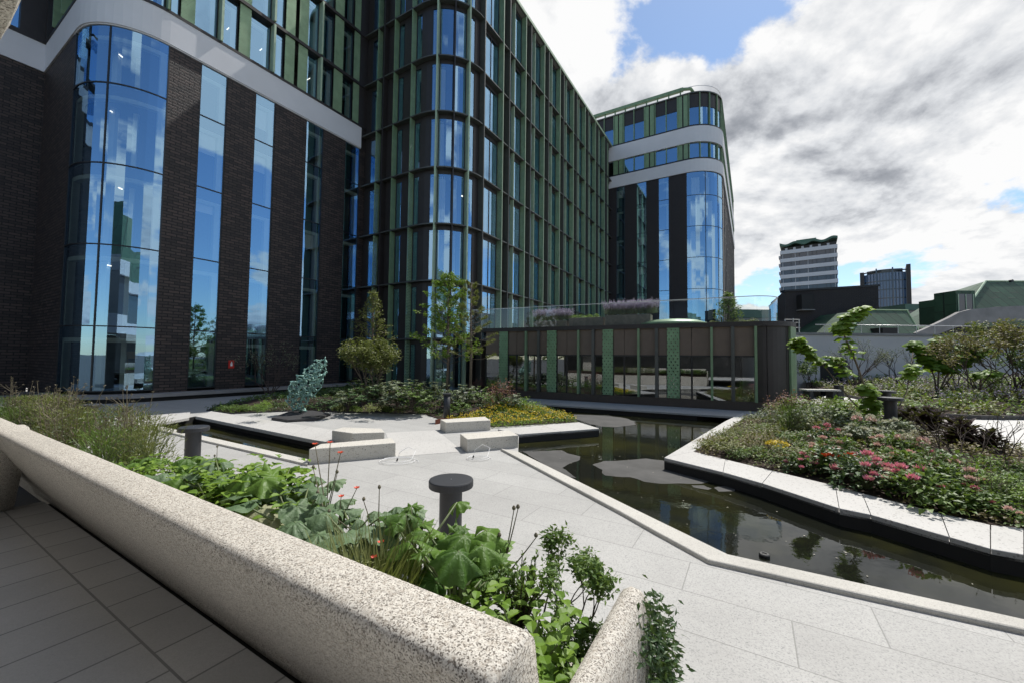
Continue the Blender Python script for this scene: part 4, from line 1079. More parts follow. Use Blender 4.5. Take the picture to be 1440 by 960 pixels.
m = MB(); m.box(a+.3, b-.3, YT+1.5, YT+20, zz(349)+.01, zz(343.5)); m.build('rooftop_storey', M['bronze'], wtw)
xa = atY(1119,340,YT).x; xb = atY(1148,340,YT).x
m = MB(); m.box(xa, xb, YT+4, YT+14, zz(345), zz(333)); m.build('plant_room', M['copper_far'], wtw)
for q_ in range(6):
    x = a+2+q_*3.6; m = MB(); m.box(x, x+1.1, YT+.9, YT+1.48, zz(348), zz(345)); m.build('rooftop_window', M['tower_white'], wtw)
def face_viewer(root):
    a_ = math.atan2(root.location.x, root.location.y); root.rotation_euler.z = -a_; root.scale.x = math.cos(a_)
face_viewer(wtw)
# blue glass tower
YB = 150.0
btw = empty('glass_tower', (atY(1245,440,YB).x, YB, 0), 'blue glazed cylindrical tower with dark corner fins', 'tower block')
zb = lambda py: atY(1245, py, YB).z
x0 = atY(1211.5,440,YB).x; x1 = atY(1279,440,YB).x
m = MB(); N = 13; front = []
for k_ in range(N+1):
    f_ = k_/N; front.append((x0+1+(x1-x0-2)*f_, YB+2-2*math.sin(f_*math.pi)))
m.prism(front+[(x1-1,YB+16),(x0+1,YB+16)], 0, zb(384)); m.build('curtain_wall', M['tower_blue'], btw)
for k_ in range(N+1):
    p = front[k_]; m = MB(); w_ = .28 if k_ in (4,9) else .12; m.box(p[0]-w_, p[0]+w_, p[1]-.3, p[1]-.02, 0, zb(383.5) if k_ not in (4,9) else zb(377)); m.build('vertical_fin', M['tower_glass'], btw)
zf = 3.0
while zf < zb(384):
    m = MB()
    for p, q in zip(front, front[1:]): m.hexa([(p[0],p[1]-.2,zf),(q[0],q[1]-.2,zf),(q[0],q[1]+.1,zf),(p[0],p[1]+.1,zf),(p[0],p[1]-.2,zf+.35),(q[0],q[1]-.2,zf+.35),(q[0],q[1]+.1,zf+.35),(p[0],p[1]+.1,zf+.35)])
    m.build('floor_band', M['tower_glass'], btw); zf += 3.3
m = MB(); m.prism([(p[0]*.86+(x0+x1)/2*.14, p[1]+1.5) for p in front]+[(x1-3,YB+14),(x0+3,YB+14)], zb(384)+.01, zb(378)); m.build('rooftop_storey', M['bronze_mid'], btw)
m = MB(); m.box(x0-.6, x0+1, YB+1, YB+12, 0, zb(380)); m.build('corner_fin', M['bronze'], btw)
m = MB(); m.box(x1-.9, x1+.7, YB+1, YB+12, 0, zb(374.5)); m.build('corner_fin', M['bronze'], btw)
m = MB(); m.chain([(x0,YB+3,zb(381)),(x0+6,YB+1.5,zb(379.5)),(x1,YB+3,zb(380.5))], [.25]*3, 5); m.build('roof_rail', M['bronze_mid'], btw)

face_viewer(btw)
# ------------------------------------------------------------------ planting beds
bed_back = [at(1403,628,.45), at(1440,645,.45), at(1330,607,.45), at(1261,592,.45), at(1200,568,.45)]
pth = [at(x, y, .45) for x, y in ((1500,640),(1403,628),(1330,607),(1261,592),(1200,568),(1150,560))]
pth2 = [at(x, y, .45) for x, y in ((1500,593),(1440,590),(1380,589.5),(1335,587),(1263,576.5),(1215,563),(1170,553))]
pe = [extend(pth[1], pth[0], 14)]+[(p.x, p.y) for p in pth]
pe2 = [extend(pth2[1], pth2[0], 16)]+[(p.x, p.y) for p in pth2]
bed1 = [(p[0], p[1]) for p in cap_bed]+[(14,-2)]+[(16,2)]+pe[1:]+[pav(13.0,2.6)]
bed1 = [(p[0], p[1]) for p in cap_bed]+[pe[0]]+pe[1:]+[pav(14.4,1.0), pav(12.6,2.7)]
edge1 = [(p[0], p[1]) for p in cap_bed]
def h1(x, y):
    d = dist_line((x, y), edge1); e = dist_line((x, y), pe)
    s = min(1, d/3.2); s = s*s*(3-2*s)
    return .03+.44*s+.05*noise.noise(Vector((x*1.3, y*1.3, 2)))*min(1, d)*min(1, e/.5)
tag(region(bed1, hf=h1, step=.22).build('bed_soil', M['soil'], smooth=True), kind='structure')
path_poly = pe+pe2[::-1]
tag(region(path_poly, hf=lambda x, y: .45).build('path', M['path']), kind='structure')
far = pe2+[(xl-3, YW-.05), (xl+40, YW-.05)]
far = pe2+[(xl+1, YW-.05), (xl+40, YW-.05), (pe2[0][0]+14, pe2[0][1])]
def h2(x, y):
    d = dist_line((x, y), pe2); s = min(1, d/9)
    return .47+.75*s+.06*noise.noise(Vector((x*.8, y*.8, 5)))
tag(region(far, hf=h2, step=.6).build('bed_soil', M['soil'], smooth=True), kind='structure')
m = MB(); 
ein = pe2; eout = [(p[0]+.05*(1), p[1]+.07) for p in pe2]
strip(m, ein, eout, .3, .58); tag(m.build('kerb', M['slate']), kind='structure')
# island bed before the finned block
isl = list(island_front)+[pav(-1.2,.9), tuple(uw(18.6,14.5).xy), tuple(uw(18.4,23.3).xy), tuple(uw(11.5,22.0).xy), P2([(306,569)])[0]]
isl_edge = list(island_front)
def h3(x, y):
    d = min(dist_line((x, y), isl_edge), dist_line((x, y), isl[11:]+isl[:1])); s = min(1, d/2.2); s = s*s*(3-2*s)
    return .015+.34*s+.04*noise.noise(Vector((x*1.2, y*1.2, 9)))*min(1, d)
tag(region(isl, hf=h3, step=.3).build('bed_soil', M['soil'], smooth=True), kind='structure')
m = MB(); strip(m, island_front[:6], [(p[0]+.0, p[1]+.04) for p in island_front[:6]], -.1, .05); tag(m.build('kerb', M['slate']), kind='structure')
m = MB(); cor = P2([(612,592),(640,587.5),(700,579),(718,574)], .1); strip(m, cor, [(p[0], p[1]+.03) for p in cor], .0, .16)
tag(m.build('steel_edging', plain('rust steel', (.16,.05,.03), .8, .2, var=.3)), 'rusty steel edging strip between shrubs and yellow flowers', 'edging')

# ------------------------------------------------------------------ plant prototypes
rnd = random.Random(21)
def rdir(zmin=-.2, zmax=1.0):
    z = rnd.uniform(zmin, zmax); a = rnd.uniform(0, 2*math.pi); r = math.sqrt(max(0, 1-z*z)); return Vector((r*math.cos(a), r*math.sin(a), z))
def leaf(mb, b, d, n, L, Wd, curl=.25, fold=.15, mi=0):
    d = d.normalized(); s = d.cross(n)
    s = s.normalized() if s.length > 1e-5 else d.orthogonal().normalized()
    n = s.cross(d)
    mb.add([b, b+d*.42*L+s*Wd*.5+n*fold*Wd, b+d*.5*L, b+d*.42*L-s*Wd*.5+n*fold*Wd, b+d*L-n*curl*L], [(0,1,2),(0,2,3),(1,4,2),(2,4,3)], mi)
def leaf_r(mb, b, d, n, L, Wd, curl=.25, fold=.15, mi=0):
    d = d.normalized(); s = d.cross(n)
    s = s.normalized() if s.length > 1e-5 else d.orthogonal().normalized()
    n = s.cross(d); prof = ((.0,.0,0),(.22,.36,.02),(.48,.5,.0),(.76,.30,-.05),(1,0,-.16))
    vs = []
    for f_, w_, z in prof: 
        c = b+d*f_*L+n*(z*L*curl*4); vs += [c+s*w_*Wd+n*fold*w_*Wd*1.6, c, c-s*w_*Wd+n*fold*w_*Wd*1.6]
    fs = []
    for i in range(4): o = i*3; fs += [(o,o+3,o+4,o+1),(o+1,o+4,o+5,o+2)]
    mb.add(vs, fs, mi)
def lobed(mb, c, d, n, Rr, lobes=7, jag=.22, droop=.35, mi=0, sub=4, crinkle=.5):
    """large palmate leaf: centre, rings, jagged rim"""
    d = d.normalized(); s = d.cross(n).normalized(); n = s.cross(d).normalized(); K = lobes*4
    vs = [c]; fs = []
    ph = rnd.uniform(0, 9)
    for r_ in range(1, sub+1):
        f_ = r_/sub
        for k in range(K+1):
            a = -2.75+5.5*k/K; t = k/4 % 1
            lob = 1-jag*(abs(2*t-1))*f_ ; tooth = 1-.10*(k % 2)*f_**3
            rr = Rr*(.74+.26*math.cos(a*.8))*lob*tooth*f_
            wob = .09*Rr*math.sin(a*3+ph)*f_*f_ + .05*Rr*math.sin(a*7+ph*2)*f_*f_
            z = -droop*Rr*f_*f_*(1.0-.3*math.cos(a)) + wob - .17*Rr*f_*(abs(2*t-1)) + crinkle*.06*Rr*math.sin(k*2.1+r_*2.6+ph)*f_
            vs.append(c+d*(math.cos(a)*rr)+s*(math.sin(a)*rr)+n*z)
    for k in range(K): fs.append((0, 1+k, 2+k))
    for r_ in range(sub-1):
        o = 1+r_*(K+1); q = o+K+1
        for k in range(K): fs.append((o+k, q+k, q+k+1, o+k+1))
    mb.add(vs, fs, mi)
def blades(mb, n, h, r, w=.008, bend=.4, mi=0):
    for _ in range(n):
        a = rnd.uniform(0, 6.283); b = Vector((math.cos(a), math.sin(a), 0))*r*math.sqrt(rnd.random())*.5
        d = Vector((math.cos(a+rnd.uniform(-1,1)), math.sin(a+rnd.uniform(-1,1)), 0)); hh = h*rnd.uniform(.5, 1); s = d.cross(Vector((0,0,1)))*w
        p1 = b+Vector((0,0,hh*.55))+d*hh*bend*.25; p2 = b+Vector((0,0,hh))+d*hh*bend
        mb.add([b-s, b+s, p1+s*.8, p1-s*.8, p2], [(0,1,2,3),(3,2,4)], mi)
def canopy(mb, n, h, r, L, Wd, z0=.15, shell=.55, mi=0, up=.5, flat=1.0):
    """leaves spread through an uneven mound: clumps rather than one dome"""
    cl = [(Vector((rnd.gauss(0,.42)*r, rnd.gauss(0,.42)*r, h*rnd.uniform(z0, .95))), rnd.uniform(.28,.5)) for _ in range(max(4, n//28))]
    for _ in range(n):
        c, q = rnd.choice(cl); d = rdir(-.5, 1)
        k = max(.12, 1-.6*Vector((c.x,c.y)).length/r)
        p = Vector((c.x, c.y, c.z*k))+Vector((d.x*r*q, d.y*r*q, d.z*h*q*.6*flat))*rnd.uniform(shell, 1)
        if p.z < .02: p.z = rnd.uniform(.02, .1)
        o = Vector((d.x, d.y, d.z*.5+up*rnd.uniform(-.3,1))).normalized()
        s = rnd.uniform(.6, 1.15)
        leaf(mb, p, o+rdir(-.4,.6)*.5, (Vector((0,0,1))+rdir()*.5).normalized(), L*s, Wd*s, rnd.uniform(.05,.4), mi=mi)
PROTO = {}
def proto(name, **parts): PROTO[name] = parts
def mk(fn, name, mats, smooth=False): m = MB(); fn(m); return m.mesh(name, mats, smooth=smooth)
def stems_fan(m, n, h, r, w=.006, mi=0):
    for _ in range(n):
        a = rnd.uniform(0, 6.283); d = Vector((math.cos(a), math.sin(a), 0)); t = d*r*rnd.uniform(.2,.9)+Vector((0,0,h*rnd.uniform(.6,1)))
        m.chain([(0,0,-.05), t*.5+Vector((0,0,h*.1)), t], [w*1.4, w, w*.6], 5, mi)
def big_leaf_plant(var):
    st, fo = MB(), MB(); n = rnd.randint(15, 19)
    for i in range(n):
        a = i*2.4+rnd.uniform(-.4,.4); o = rnd.uniform(.05,.26); hh = rnd.uniform(.08,.34)*(1 if i else 1.1)
        d = Vector((math.cos(a), math.sin(a), 0)); tip = d*o+Vector((0,0,hh))
        st.chain([(0,0,-.05), d*o*.35+Vector((0,0,hh*.6)), tip], [.008,.006,.004], 6)
        n_ = (Vector((0,0,.8))+d*rnd.uniform(.0,1.3)+rdir()*.5).normalized()
        dd = (d+Vector((0,0,rnd.uniform(-.5,.25)))).normalized()
        lobed(fo, tip, dd, n_, rnd.uniform(.05,.135), rnd.choice((5,7,9)), rnd.uniform(.26,.50) if var in (0,2) else .14, rnd.uniform(.0,.6), crinkle=1.0 if var in (1,3) else .5)
    return st, fo
for v_, mt in ((0,'lf_big'),(1,'lf_blue'),(2,'lf_big'),(3,'lf_blue')):
    st, fo = big_leaf_plant(v_)
    proto('big%d' % v_, stem=st.mesh('stem', M['stem'], smooth=True), foliage=fo.mesh('foliage', M[mt], smooth=True))
st = MB(); fo = MB(); st.chain([(0,0,0),(.02,0,.15),(.05,0,.3)], [.012,.01,.007], 6); lobed(fo, Vector((.05,0,.3)), Vector((.5,-.8,-.3)), Vector((.1,-.5,.9)), .2, 7, .16, .5)
proto('wilted', stem=st.mesh('stem', M['stem']), foliage=fo.mesh('foliage', M['lf_dry'], smooth=True))
def nettle(m, h=.36, n=22, L=.072, Wd=.052):
    for _ in range(n):
        a = rnd.uniform(0,6.283); r = rnd.uniform(0,.14); hh = h*rnd.uniform(.55,1); lean = Vector((math.cos(a),math.sin(a),0))
        k = 0
        for i in range(6):
            f_ = (i+1)/6; p = lean*(r+.10*f_*f_)+Vector((0,0,hh*f_)); b = i*1.57+a
            for q in (0, math.pi):
                d = Vector((math.cos(b+q), math.sin(b+q), .25)); leaf_r(m, p, d, Vector((0,0,1))+rdir()*.3, L*(1.15-.45*f_)*rnd.uniform(.7,1.2), Wd*(1.1-.4*f_), .35, .2)
for v_ in range(2):
    fo = MB(); nettle(fo); st = MB(); stems_fan(st, 9, .3, .16, .005)
    proto('nettle%d' % v_, stem=st.mesh('stem', M['stem']), foliage=fo.mesh('foliage', M['lf_lime']))
fo = MB(); blades(fo, 420, .36, .34, .0035, .35); canopy(fo, 260, .3, .2, .03, .006)
proto('tuft', foliage=fo.mesh('foliage', M['lf_olive']))
def shrublet(h, r, n, L, Wd, mat):
    fo = MB(); st = MB()
    for i in range(34):
        a = rnd.uniform(0,6.283); d = Vector((math.cos(a)*rnd.uniform(.1,1)*r, math.sin(a)*rnd.uniform(.1,1)*r, h*rnd.uniform(.55,1)))
        st.chain([(0,0,-.03), d*.5+Vector((0,0,h*.08)), d], [.008,.005,.002], 5)
        for k in range(n//34):
            f_ = rnd.uniform(.2,1.02); p = d*f_+Vector((0,0,h*.08*math.sin(f_*3.1))); leaf(fo, p, (d.normalized()+rdir(-.3,.8)).normalized(), rdir(.2,1), L*rnd.uniform(.6,1.2), Wd*rnd.uniform(.7,1.2), .1)
    return dict(stem=st.mesh('stem', M['bark_dark']), foliage=fo.mesh('foliage', M[mat]))
PROTO['myrtle'] = shrublet(.34, .22, 1200, .03, .014, 'lf_mid')
fo = MB()
for i in range(2200):
    a = rnd.uniform(0,1); x = rnd.gauss(0,.10); z = -.52*a+.06*(1-a); y = .07*math.sin(min(1,a*3)*1.57)+rnd.gauss(0,.03)
    leaf(fo, Vector((x*(1-.4*a), y, z+rnd.gauss(0,.03))), Vector((rnd.gauss(0,.6), .6+rnd.gauss(0,.4), rnd.gauss(-.1,.6))), rdir(.2,1), .034, .013, .1)
proto('trailing', foliage=fo.mesh('foliage', M['lf_dark']))
def wiry(h, n, r):
    st = MB(); fl = MB(); fo = MB()
    for _ in range(n):
        a = rnd.uniform(0,6.283); b = Vector((math.cos(a)*r*rnd.random(), math.sin(a)*r*rnd.random(), 0)); lean = rdir(0,.2)*rnd.uniform(.02,.3); hh = h*rnd.uniform(.55,1.05)
        p = b; pts = [b]
        for i in range(4): p = p+Vector((lean.x*hh*.3, lean.y*hh*.3, hh*.25))+rdir()*.012; pts.append(p)
        st.chain(pts, [.0045,.004,.0032,.0026,.002], 4)
        for k in range(rnd.randint(1,4)):
            q = pts[rnd.randint(2,3)]; d = (rdir(.2,.9))*rnd.uniform(.08,.22); st.chain([q, q+d*.5, q+d], [.003,.0022,.0016], 4)
            e = q+d
            for _ in range(5): leaf(fl, e, rdir(-.2,1), rdir(), .014, .010)
        for _ in range(7):
            q = pts[0].lerp(pts[3], rnd.random()); leaf(fo, q, rdir(0,.9), rdir(.3,1), .05, .012, .3)
        for _ in range(7): leaf(fl, p, rdir(-.1,1), rdir(), .018, .013)
    return dict(stem=st.mesh('stem', M['stem_dry']), foliage=fo.mesh('foliage', M['lf_grey']), blossom=fl.mesh('blossom', M['stem_dry']))
PROTO['wiry0'] = wiry(.80, 15, .18); PROTO['wiry1'] = wiry(.62, 14, .22)
def feathery(h, r, n, mat):
    fo = MB(); st = MB(); stems_fan(st, 14, h, r, .003)
    for _ in range(n):
        d = rdir(.1,1); p = Vector((d.x*r*rnd.random(), d.y*r*rnd.random(), h*rnd.uniform(.1,1)))
        leaf(fo, p, Vector((d.x*.5, d.y*.5, rnd.uniform(.1,1))), rdir(), rnd.uniform(.03,.07), .006, .15)
    return dict(stem=st.mesh('stem', M['stem']), foliage=fo.mesh('foliage', M[mat]))
PROTO['feather0'] = feathery(.50, .28, 1300, 'lf_olive'); PROTO['feather1'] = feathery(.42, .26, 1000, 'lf_mid')
def poppy(spec):
    st = MB(); bl = []
    for (x, y, z, f_) in spec:
        e = Vector((x,y,z)); st.chain([(0,0,0), Vector((x*.15,y*.2,z*.45)), Vector((x*.7,y*.7,z*.8)), e], [.0045,.0035,.003,.0022], 5)
        b = MB()
        if f_:
            for k in range(6):
                a = k*1.047; leaf(b, e, Vector((math.cos(a),math.sin(a),.35)), Vector((0,0,1)), .024, .026, -.2)
            bl.append(b.mesh('bloom', M['coral']))
        else:
            b.lathe(e, [(.002,0),(.009,.006),(.010,.015),(.004,.024),(0,.026)], 8); bl.append(b.mesh('bud', M['stem_dry']))
    return dict(stem=st.mesh('stem', M['stem_dry']), bloom=bl)
PROTO['poppy'] = poppy([(-.13,.0,.60,1),(-.01,.02,.62,1),(.09,.02,.57,1),(-.17,.02,.44,0),(.05,.03,.44,0),(-.09,0,.3,0)])
PROTO['poppy_low'] = poppy([(.02,-.02,.30,1),(.10,.02,.34,1),(.0,.03,.2,1)])
PROTO['seedheads'] = poppy([(.05,.05,.42,0),(.07,.04,.43,0),(.16,.02,.3,0),(-.02,.02,.3,0)])
PROTO['stalks'] = poppy([(.0,.0,.45,0),(-.09,.0,.38,0),(-.3,.02,.30,0)])
def rose(petal, n_bl, h, r, leafm, seed):
    fo = MB(); st = MB(); canopy(fo, 520, h, r, .085, .052, .2, .5, up=.3); stems_fan(st, 9, h*.9, r*.8, .006)
    bl = []
    for i in range(int(n_bl*1.5)):
        a = rnd.uniform(0,6.283); q = math.sqrt(rnd.random())*r*.95; e = Vector((math.cos(a)*q, math.sin(a)*q, h*rnd.uniform(.55,1.1)*(1-.35*q/r)))
        b = MB(); s = rnd.uniform(.9,1.55)
        for ring, (k_, tilt, L) in enumerate(((6,.15,.062),(5,.8,.05),(4,1.8,.036))):
            for k in range(k_):
                t = k*6.283/k_+ring*.5; leaf(b, e, Vector((math.cos(t),math.sin(t),tilt)), Vector((0,0,1)), L*s, .055*s, -.25, -.3)
        bl.append(b.mesh('bloom', M[petal if rnd.random() < .8 else ('pale_pink' if petal == 'pink' else petal)]))
    return dict(stem=st.mesh('stem', M['stem']), foliage=fo.mesh('foliage', M[leafm]), bloom=bl)
PROTO['rose_pink0'] = rose('pink', 7, .42, .40, 'lf_dark', 1); PROTO['rose_pink1'] = rose('pink', 5, .40, .42, 'lf_mid', 2)
PROTO['rose_pale'] = rose('pale_pink', 6, .42, .4, 'lf_mid', 3); PROTO['rose_cream'] = rose('cream', 8, .45, .42, 'lf_grey', 4); PROTO['rose_coral'] = rose('coral', 4, .36, .35, 'lf_dark', 5)
PROTO['rose_few'] = rose('pale_pink', 2, .36, .42, 'lf_mid', 6)
def hydrangea():
    fo = MB(); st = MB(); canopy(fo, 260, .45, .36, .11, .07, .2, .5); stems_fan(st, 8, .4, .3, .007); bl = []
    for i in range(4):
        a = i*1.6; e = Vector((math.cos(a)*.2, math.sin(a)*.2, rnd.uniform(.42,.55))); b = MB()
        for _ in range(70):
            d = rdir(-.2,1); leaf(b, e+d*.085, d+rdir()*.6, rdir(), .05, .045, .1)
        bl.append(b.mesh('bloom', M['cream' if i % 2 else 'pale_pink']))
    return dict(stem=st.mesh('stem', M['stem']), foliage=fo.mesh('foliage', M['lf_mid']), bloom=bl)
PROTO['hydrangea'] = hydrangea()
fo = MB(); 
for _ in range(130):
    d = rdir(.1,1); p = Vector((d.x*.2*rnd.random(), d.y*.2*rnd.random(), .3*d.z*rnd.uniform(.4,1))); leaf(fo, p, d+Vector((0,0,.3)), Vector((0,0,1)), .13, .085, .3, .3)
proto('heuchera', foliage=fo.mesh('foliage', M['lf_purple']))
fo = MB(); canopy(fo, 320, .34, .38, .06, .035); fl = MB()
for _ in range(110):
    d = rdir(.3,1); leaf(fl, Vector((d.x*.2-.08, d.y*.2, .34+d.z*.1)), rdir(.2,1), rdir(.5,1), .04, .035)
proto('yellow_plant', foliage=fo.mesh('foliage', M['lf_mid']), bloom=[fl.mesh('bloom', M['yellow'])])
for v_, mt in (('mid','lf_mid'),('lime','lf_lime'),('bronze','lf_bronze'),('grey','lf_grey'),('olive','lf_olive')):
    fo = MB(); canopy(fo, 420, .34, .42, .075, .042, .15, .5, up=.3); st = MB(); stems_fan(st, 7, .3, .3, .005)
    proto('mound_'+v_, stem=st.mesh('stem', M['stem']), foliage=fo.mesh('foliage', M[mt]))
def rhodo(mt, h=.75, r=.6, n=620):
    fo = MB(); st = MB(); stems_fan(st, 9, h, r*.8, .01)
    for _ in range(n//9):
        d = rdir(.0,1); p = Vector((d.x*r, d.y*r, h*(.25+.75*d.z)))*rnd.uniform(.65,1.05)
        for k in range(9):
            a = k*.7; leaf_r(fo, p, Vector((math.cos(a), math.sin(a), rnd.uniform(-.1,.5)))+d*.3, (Vector((0,0,1))+d*.4).normalized(), .14*rnd.uniform(.7,1.1), .052, .2, .1)
    return dict(stem=st.mesh('stem', M['bark_dark']), foliage=fo.mesh('foliage', M[mt]))
PROTO['rhodo0'] = rhodo('lf_grey'); PROTO['rhodo1'] = rhodo('lf_mid'); PROTO['rhodo2'] = rhodo('lf_dark')
fo = MB(); canopy(fo, 700, .8, .36, .055, .024, .3, .4); st = MB(); stems_fan(st, 10, .7, .3, .006)
proto('red_shrub', stem=st.mesh('stem', M['bark_dark']), foliage=fo.mesh('foliage', M['lf_red']))
fo = MB(); st = MB()
for _ in range(150):
    d = rdir(.35,1); e = Vector((d.x*.5, d.y*.5, .35+.35*rnd.random()))*rnd.uniform(.8,1.1); st.chain([(d.x*.1,d.y*.1,0), e*.6, e], [.003,.0025,.002], 4)
    for k in range(9):
        p = e+Vector((rnd.gauss(0,.012), rnd.gauss(0,.012), -.02*k+.05)); leaf(fo, p, rdir(-.2,1), rdir(), .045, .032)
gr = MB(); blades(gr, 260, .34, .7, .006, .5)
proto('lavender', stem=st.mesh('stem', M['stem_dry']), foliage=gr.mesh('foliage', M['lf_grey']), blossom=fo.mesh('blossom', M['mauve']))
# woody things
def grow(st, tips, p, d, L, r, depth, spread=.6, up=.15, split=(2,3), n=5):
    q = p+d*L; mid = p+d*L*.5+rdir()*L*.06
    st.chain([p, mid, q], [r, r*.85, r*.68], n, cap=False); 
    if depth <= 1: tips.append((mid, d, L))
    if depth == 0: tips.append((q, d, L)); return
    for _ in range(rnd.randint(*split)):
        nd = (d+rdir(-.6,.9)*spread+Vector((0,0,up))).normalized(); grow(st, tips, q, nd, L*rnd.uniform(.62,.88), r*.62, depth-1, spread, up, split, n)
def twig_shrub(h):
    st, tips = MB(), []
    for _ in range(7): grow(st, tips, Vector((0,0,0)), (Vector((0,0,.6))+rdir(.2,1)).normalized(), h*.34, .009, 3, .6, .05, (1,3), 4)
    fo = MB()
    for p, d, L in tips:
        if rnd.random() < .3: leaf(fo, p, rdir(), rdir(), .03, .018)
    return dict(stem=st.mesh('stem', M['bark_dark']), foliage=fo.mesh('foliage', M['lf_bronze']))
PROTO['twig'] = twig_shrub(1.0)
def leafy_shrub(h, mt, L, Wd, dens=5, n=6, spread=.55, depth=3, r0=.016):
    st, tips = MB(), []; fo = MB()
    for _ in range(n): grow(st, tips, Vector((rnd.gauss(0,.08),rnd.gauss(0,.08),0)), (Vector((0,0,.7))+rdir(.1,1)).normalized(), h*.33, r0, depth, spread, .1, (2,3), 5)
    for p, d, l_ in tips:
        for _ in range(dens): leaf(fo, p+rdir(-1,1)*L*.9, rdir(-.4,.8), rdir(.3,1), L*rnd.uniform(.6,1.2), Wd*rnd.uniform(.7,1.1), .2)
    return dict(stem=st.mesh('stem', M['bark_dark']), foliage=fo.mesh('foliage', M[mt]))
PROTO['hebe'] = leafy_shrub(.46, 'lf_mid', .036, .017, 11, 6, .5, 3, .006)
PROTO['shrub_bronze'] = leafy_shrub(1.9, 'lf_olive', .085, .05, 7)
PROTO['shrub_bronze2'] = leafy_shrub(1.7, 'lf_bronze', .085, .05, 6)
PROTO['shrub_green'] = leafy_shrub(1.7, 'lf_mid', .10, .06, 6)
PROTO['shrub_twiggy'] = leafy_shrub(1.7, 'lf_grey', .05, .03, 2, 8, .6)
def broad_sapling(branches):
    """thin leaning stems with broad heart leaves gathered towards their ends"""
    st, fo = MB(), MB()
    for pts, leaves, r in branches:
        P_ = [Vector(p) for p in pts]; st.chain(P_, [r*(1-.6*i/(len(P_)-1)) for i in range(len(P_))], 7)
        for a, b, n, sc_ in leaves:
            for _ in range(int(n*2.9)):
                f_ = rnd.uniform(a, b)*(len(P_)-1); i = min(int(f_), len(P_)-2); p = P_[i].lerp(P_[i+1], f_-i)
                d = rdir(-.35,.65); q = p+d*rnd.uniform(.08,.2); st.chain([p, q], [.006,.004], 4)
                lobed(fo, q, Vector((d.x, d.y, rnd.uniform(-.6,.1))), (Vector((0,0,1))+d*.4).normalized(), rnd.uniform(.10,.20)*sc_, 3, .10, .35, sub=2)
    return dict(stem=st.mesh('trunk', M['bark'], smooth=True), foliage=fo.mesh('crown', M['lf_lime'], smooth=True))

def tree(name, loc, label, build_fn, group=None):
    root = empty(name, loc, label, 'tree', group); st, fo, mt = build_fn()
    for nm, mbx, mm in (('trunk', st, M['bark']), ('crown', fo, M[mt])):
        o = bpy.data.objects.new(nm, mbx.mesh(nm, mm, smooth=(nm == 'trunk'))); COL.objects.link(o); o.parent = root
    return root
def spawn(kind, name, loc, label, cat, group=None, rz=None, sc=1.0):
    root = empty(name, loc, label, cat, group, rnd.uniform(0,6.283) if rz is None else rz, sc)
    for pn, me in PROTO[kind].items():
        for x in (me if isinstance(me, list) else [me]):
            o = bpy.data.objects.new({'flowers':'flower_head'}.get(pn, x.name.split('.')[0] if isinstance(me, list) or pn in ('stem','foliage') else pn), x); COL.objects.link(o); o.parent = root
    return root

# ------------------------------------------------------------------ planting the near planter (u 1.0..1.7)
GBIG = 'big leaved plants in the near planter'; GNET = 'lime leaved plants in the near planter'
def pu(u, w, z=1.08): return uw(u, w, z)
spawn('big0', 'big_leaf_plant', pu(1.33,1.06,1.1), 'large jagged dark green leaves above the lime nettle at the planter end', 'plant', GBIG, .3, 1.05)
spawn('big2', 'big_leaf_plant', pu(1.5,1.42), 'jagged upright leaves directly under the largest disc bollard', 'plant', GBIG, 2.2, 1.1)
spawn('big1', 'big_leaf_plant', pu(1.38,1.86), 'blue green crinkled leaves just before the largest bollard', 'plant', GBIG, 1.0, 1.0)
spawn('big3', 'big_leaf_plant', pu(1.36,2.22), 'blue green crinkled leaves next to the poppy stems', 'plant', GBIG, 4.0, 1.05)
spawn('wilted', 'wilted_leaf_plant', pu(1.2,2.36,1.06), 'single pale yellowed wilting leaf hanging over the planter wall', 'plant', None, .6, 1.0)
lab = ['big green leaves beyond the pale wilted leaf', 'broad dark leaves midway between the wilted leaf and second bollard', 'crinkled blue green leaves midway along the planter', 'spreading big leaves near the foot of the second bollard', 'low broad leaves right under the second bollard', 'jagged leaf clump reaching toward the second bollard post', 'small jagged clump at the edge of the wiry meadow stems']
for i, (u_, w_, kd, s_) in enumerate([(1.4,2.6,'big0',1.3),(1.38,2.95,'big2',1.2),(1.45,3.2,'big1',1.2),(1.38,3.5,'big3',.95),(1.45,3.75,'big2',.9),(1.5,4.05,'big0',.9),(1.3,4.5,'big2',.85)]):
    spawn(kd, 'big_leaf_plant', pu(u_,w_,1.06), lab[i], 'plant', GBIG, None, s_)
for i, w_ in enumerate((2.6,3.0,1.2,1.7)):
    spawn(('big3','big1','big0')[i%3], 'big_leaf_plant', pu(1.55-.12*(i%2),w_,1.02), 'big leaved plant packed among others in the near planter', 'plant', 'filler big leaved plants', None, 1.15)
spawn('nettle0', 'nettle_plant', pu(1.24,.66,1.06), 'bright lime nettle leaved clump at the planter end beside bare mulch', 'plant', GNET, 1.0, .95)
spawn('nettle1', 'nettle_plant', pu(1.22,.98,1.06), 'small lime nettle leaved sprig against the planter wall by the grassy tuft', 'plant', GNET, 2.0, .62)
spawn('nettle1', 'nettle_plant', pu(1.25,2.05,1.06), 'lime nettle leaved sprig between the blue green leaves and wilted leaf', 'plant', GNET, 0, .7)
labn = 'lime nettle leaved clump among big leaves midway along the planter'
for i, w_ in enumerate((2.45,2.6,2.75,2.9,3.05,3.2,3.35,3.5,3.65,3.8,3.95,4.1,4.25)):
    spawn('nettle%d' % (i%2), 'nettle_plant', pu(1.27+.15*(i%3),w_,1.08 if w_ < 3.2 else 1.03), labn, 'plant', GNET+' midway', None, rnd.uniform(.9,1.2) if w_ < 3.2 else rnd.uniform(.75,.95))
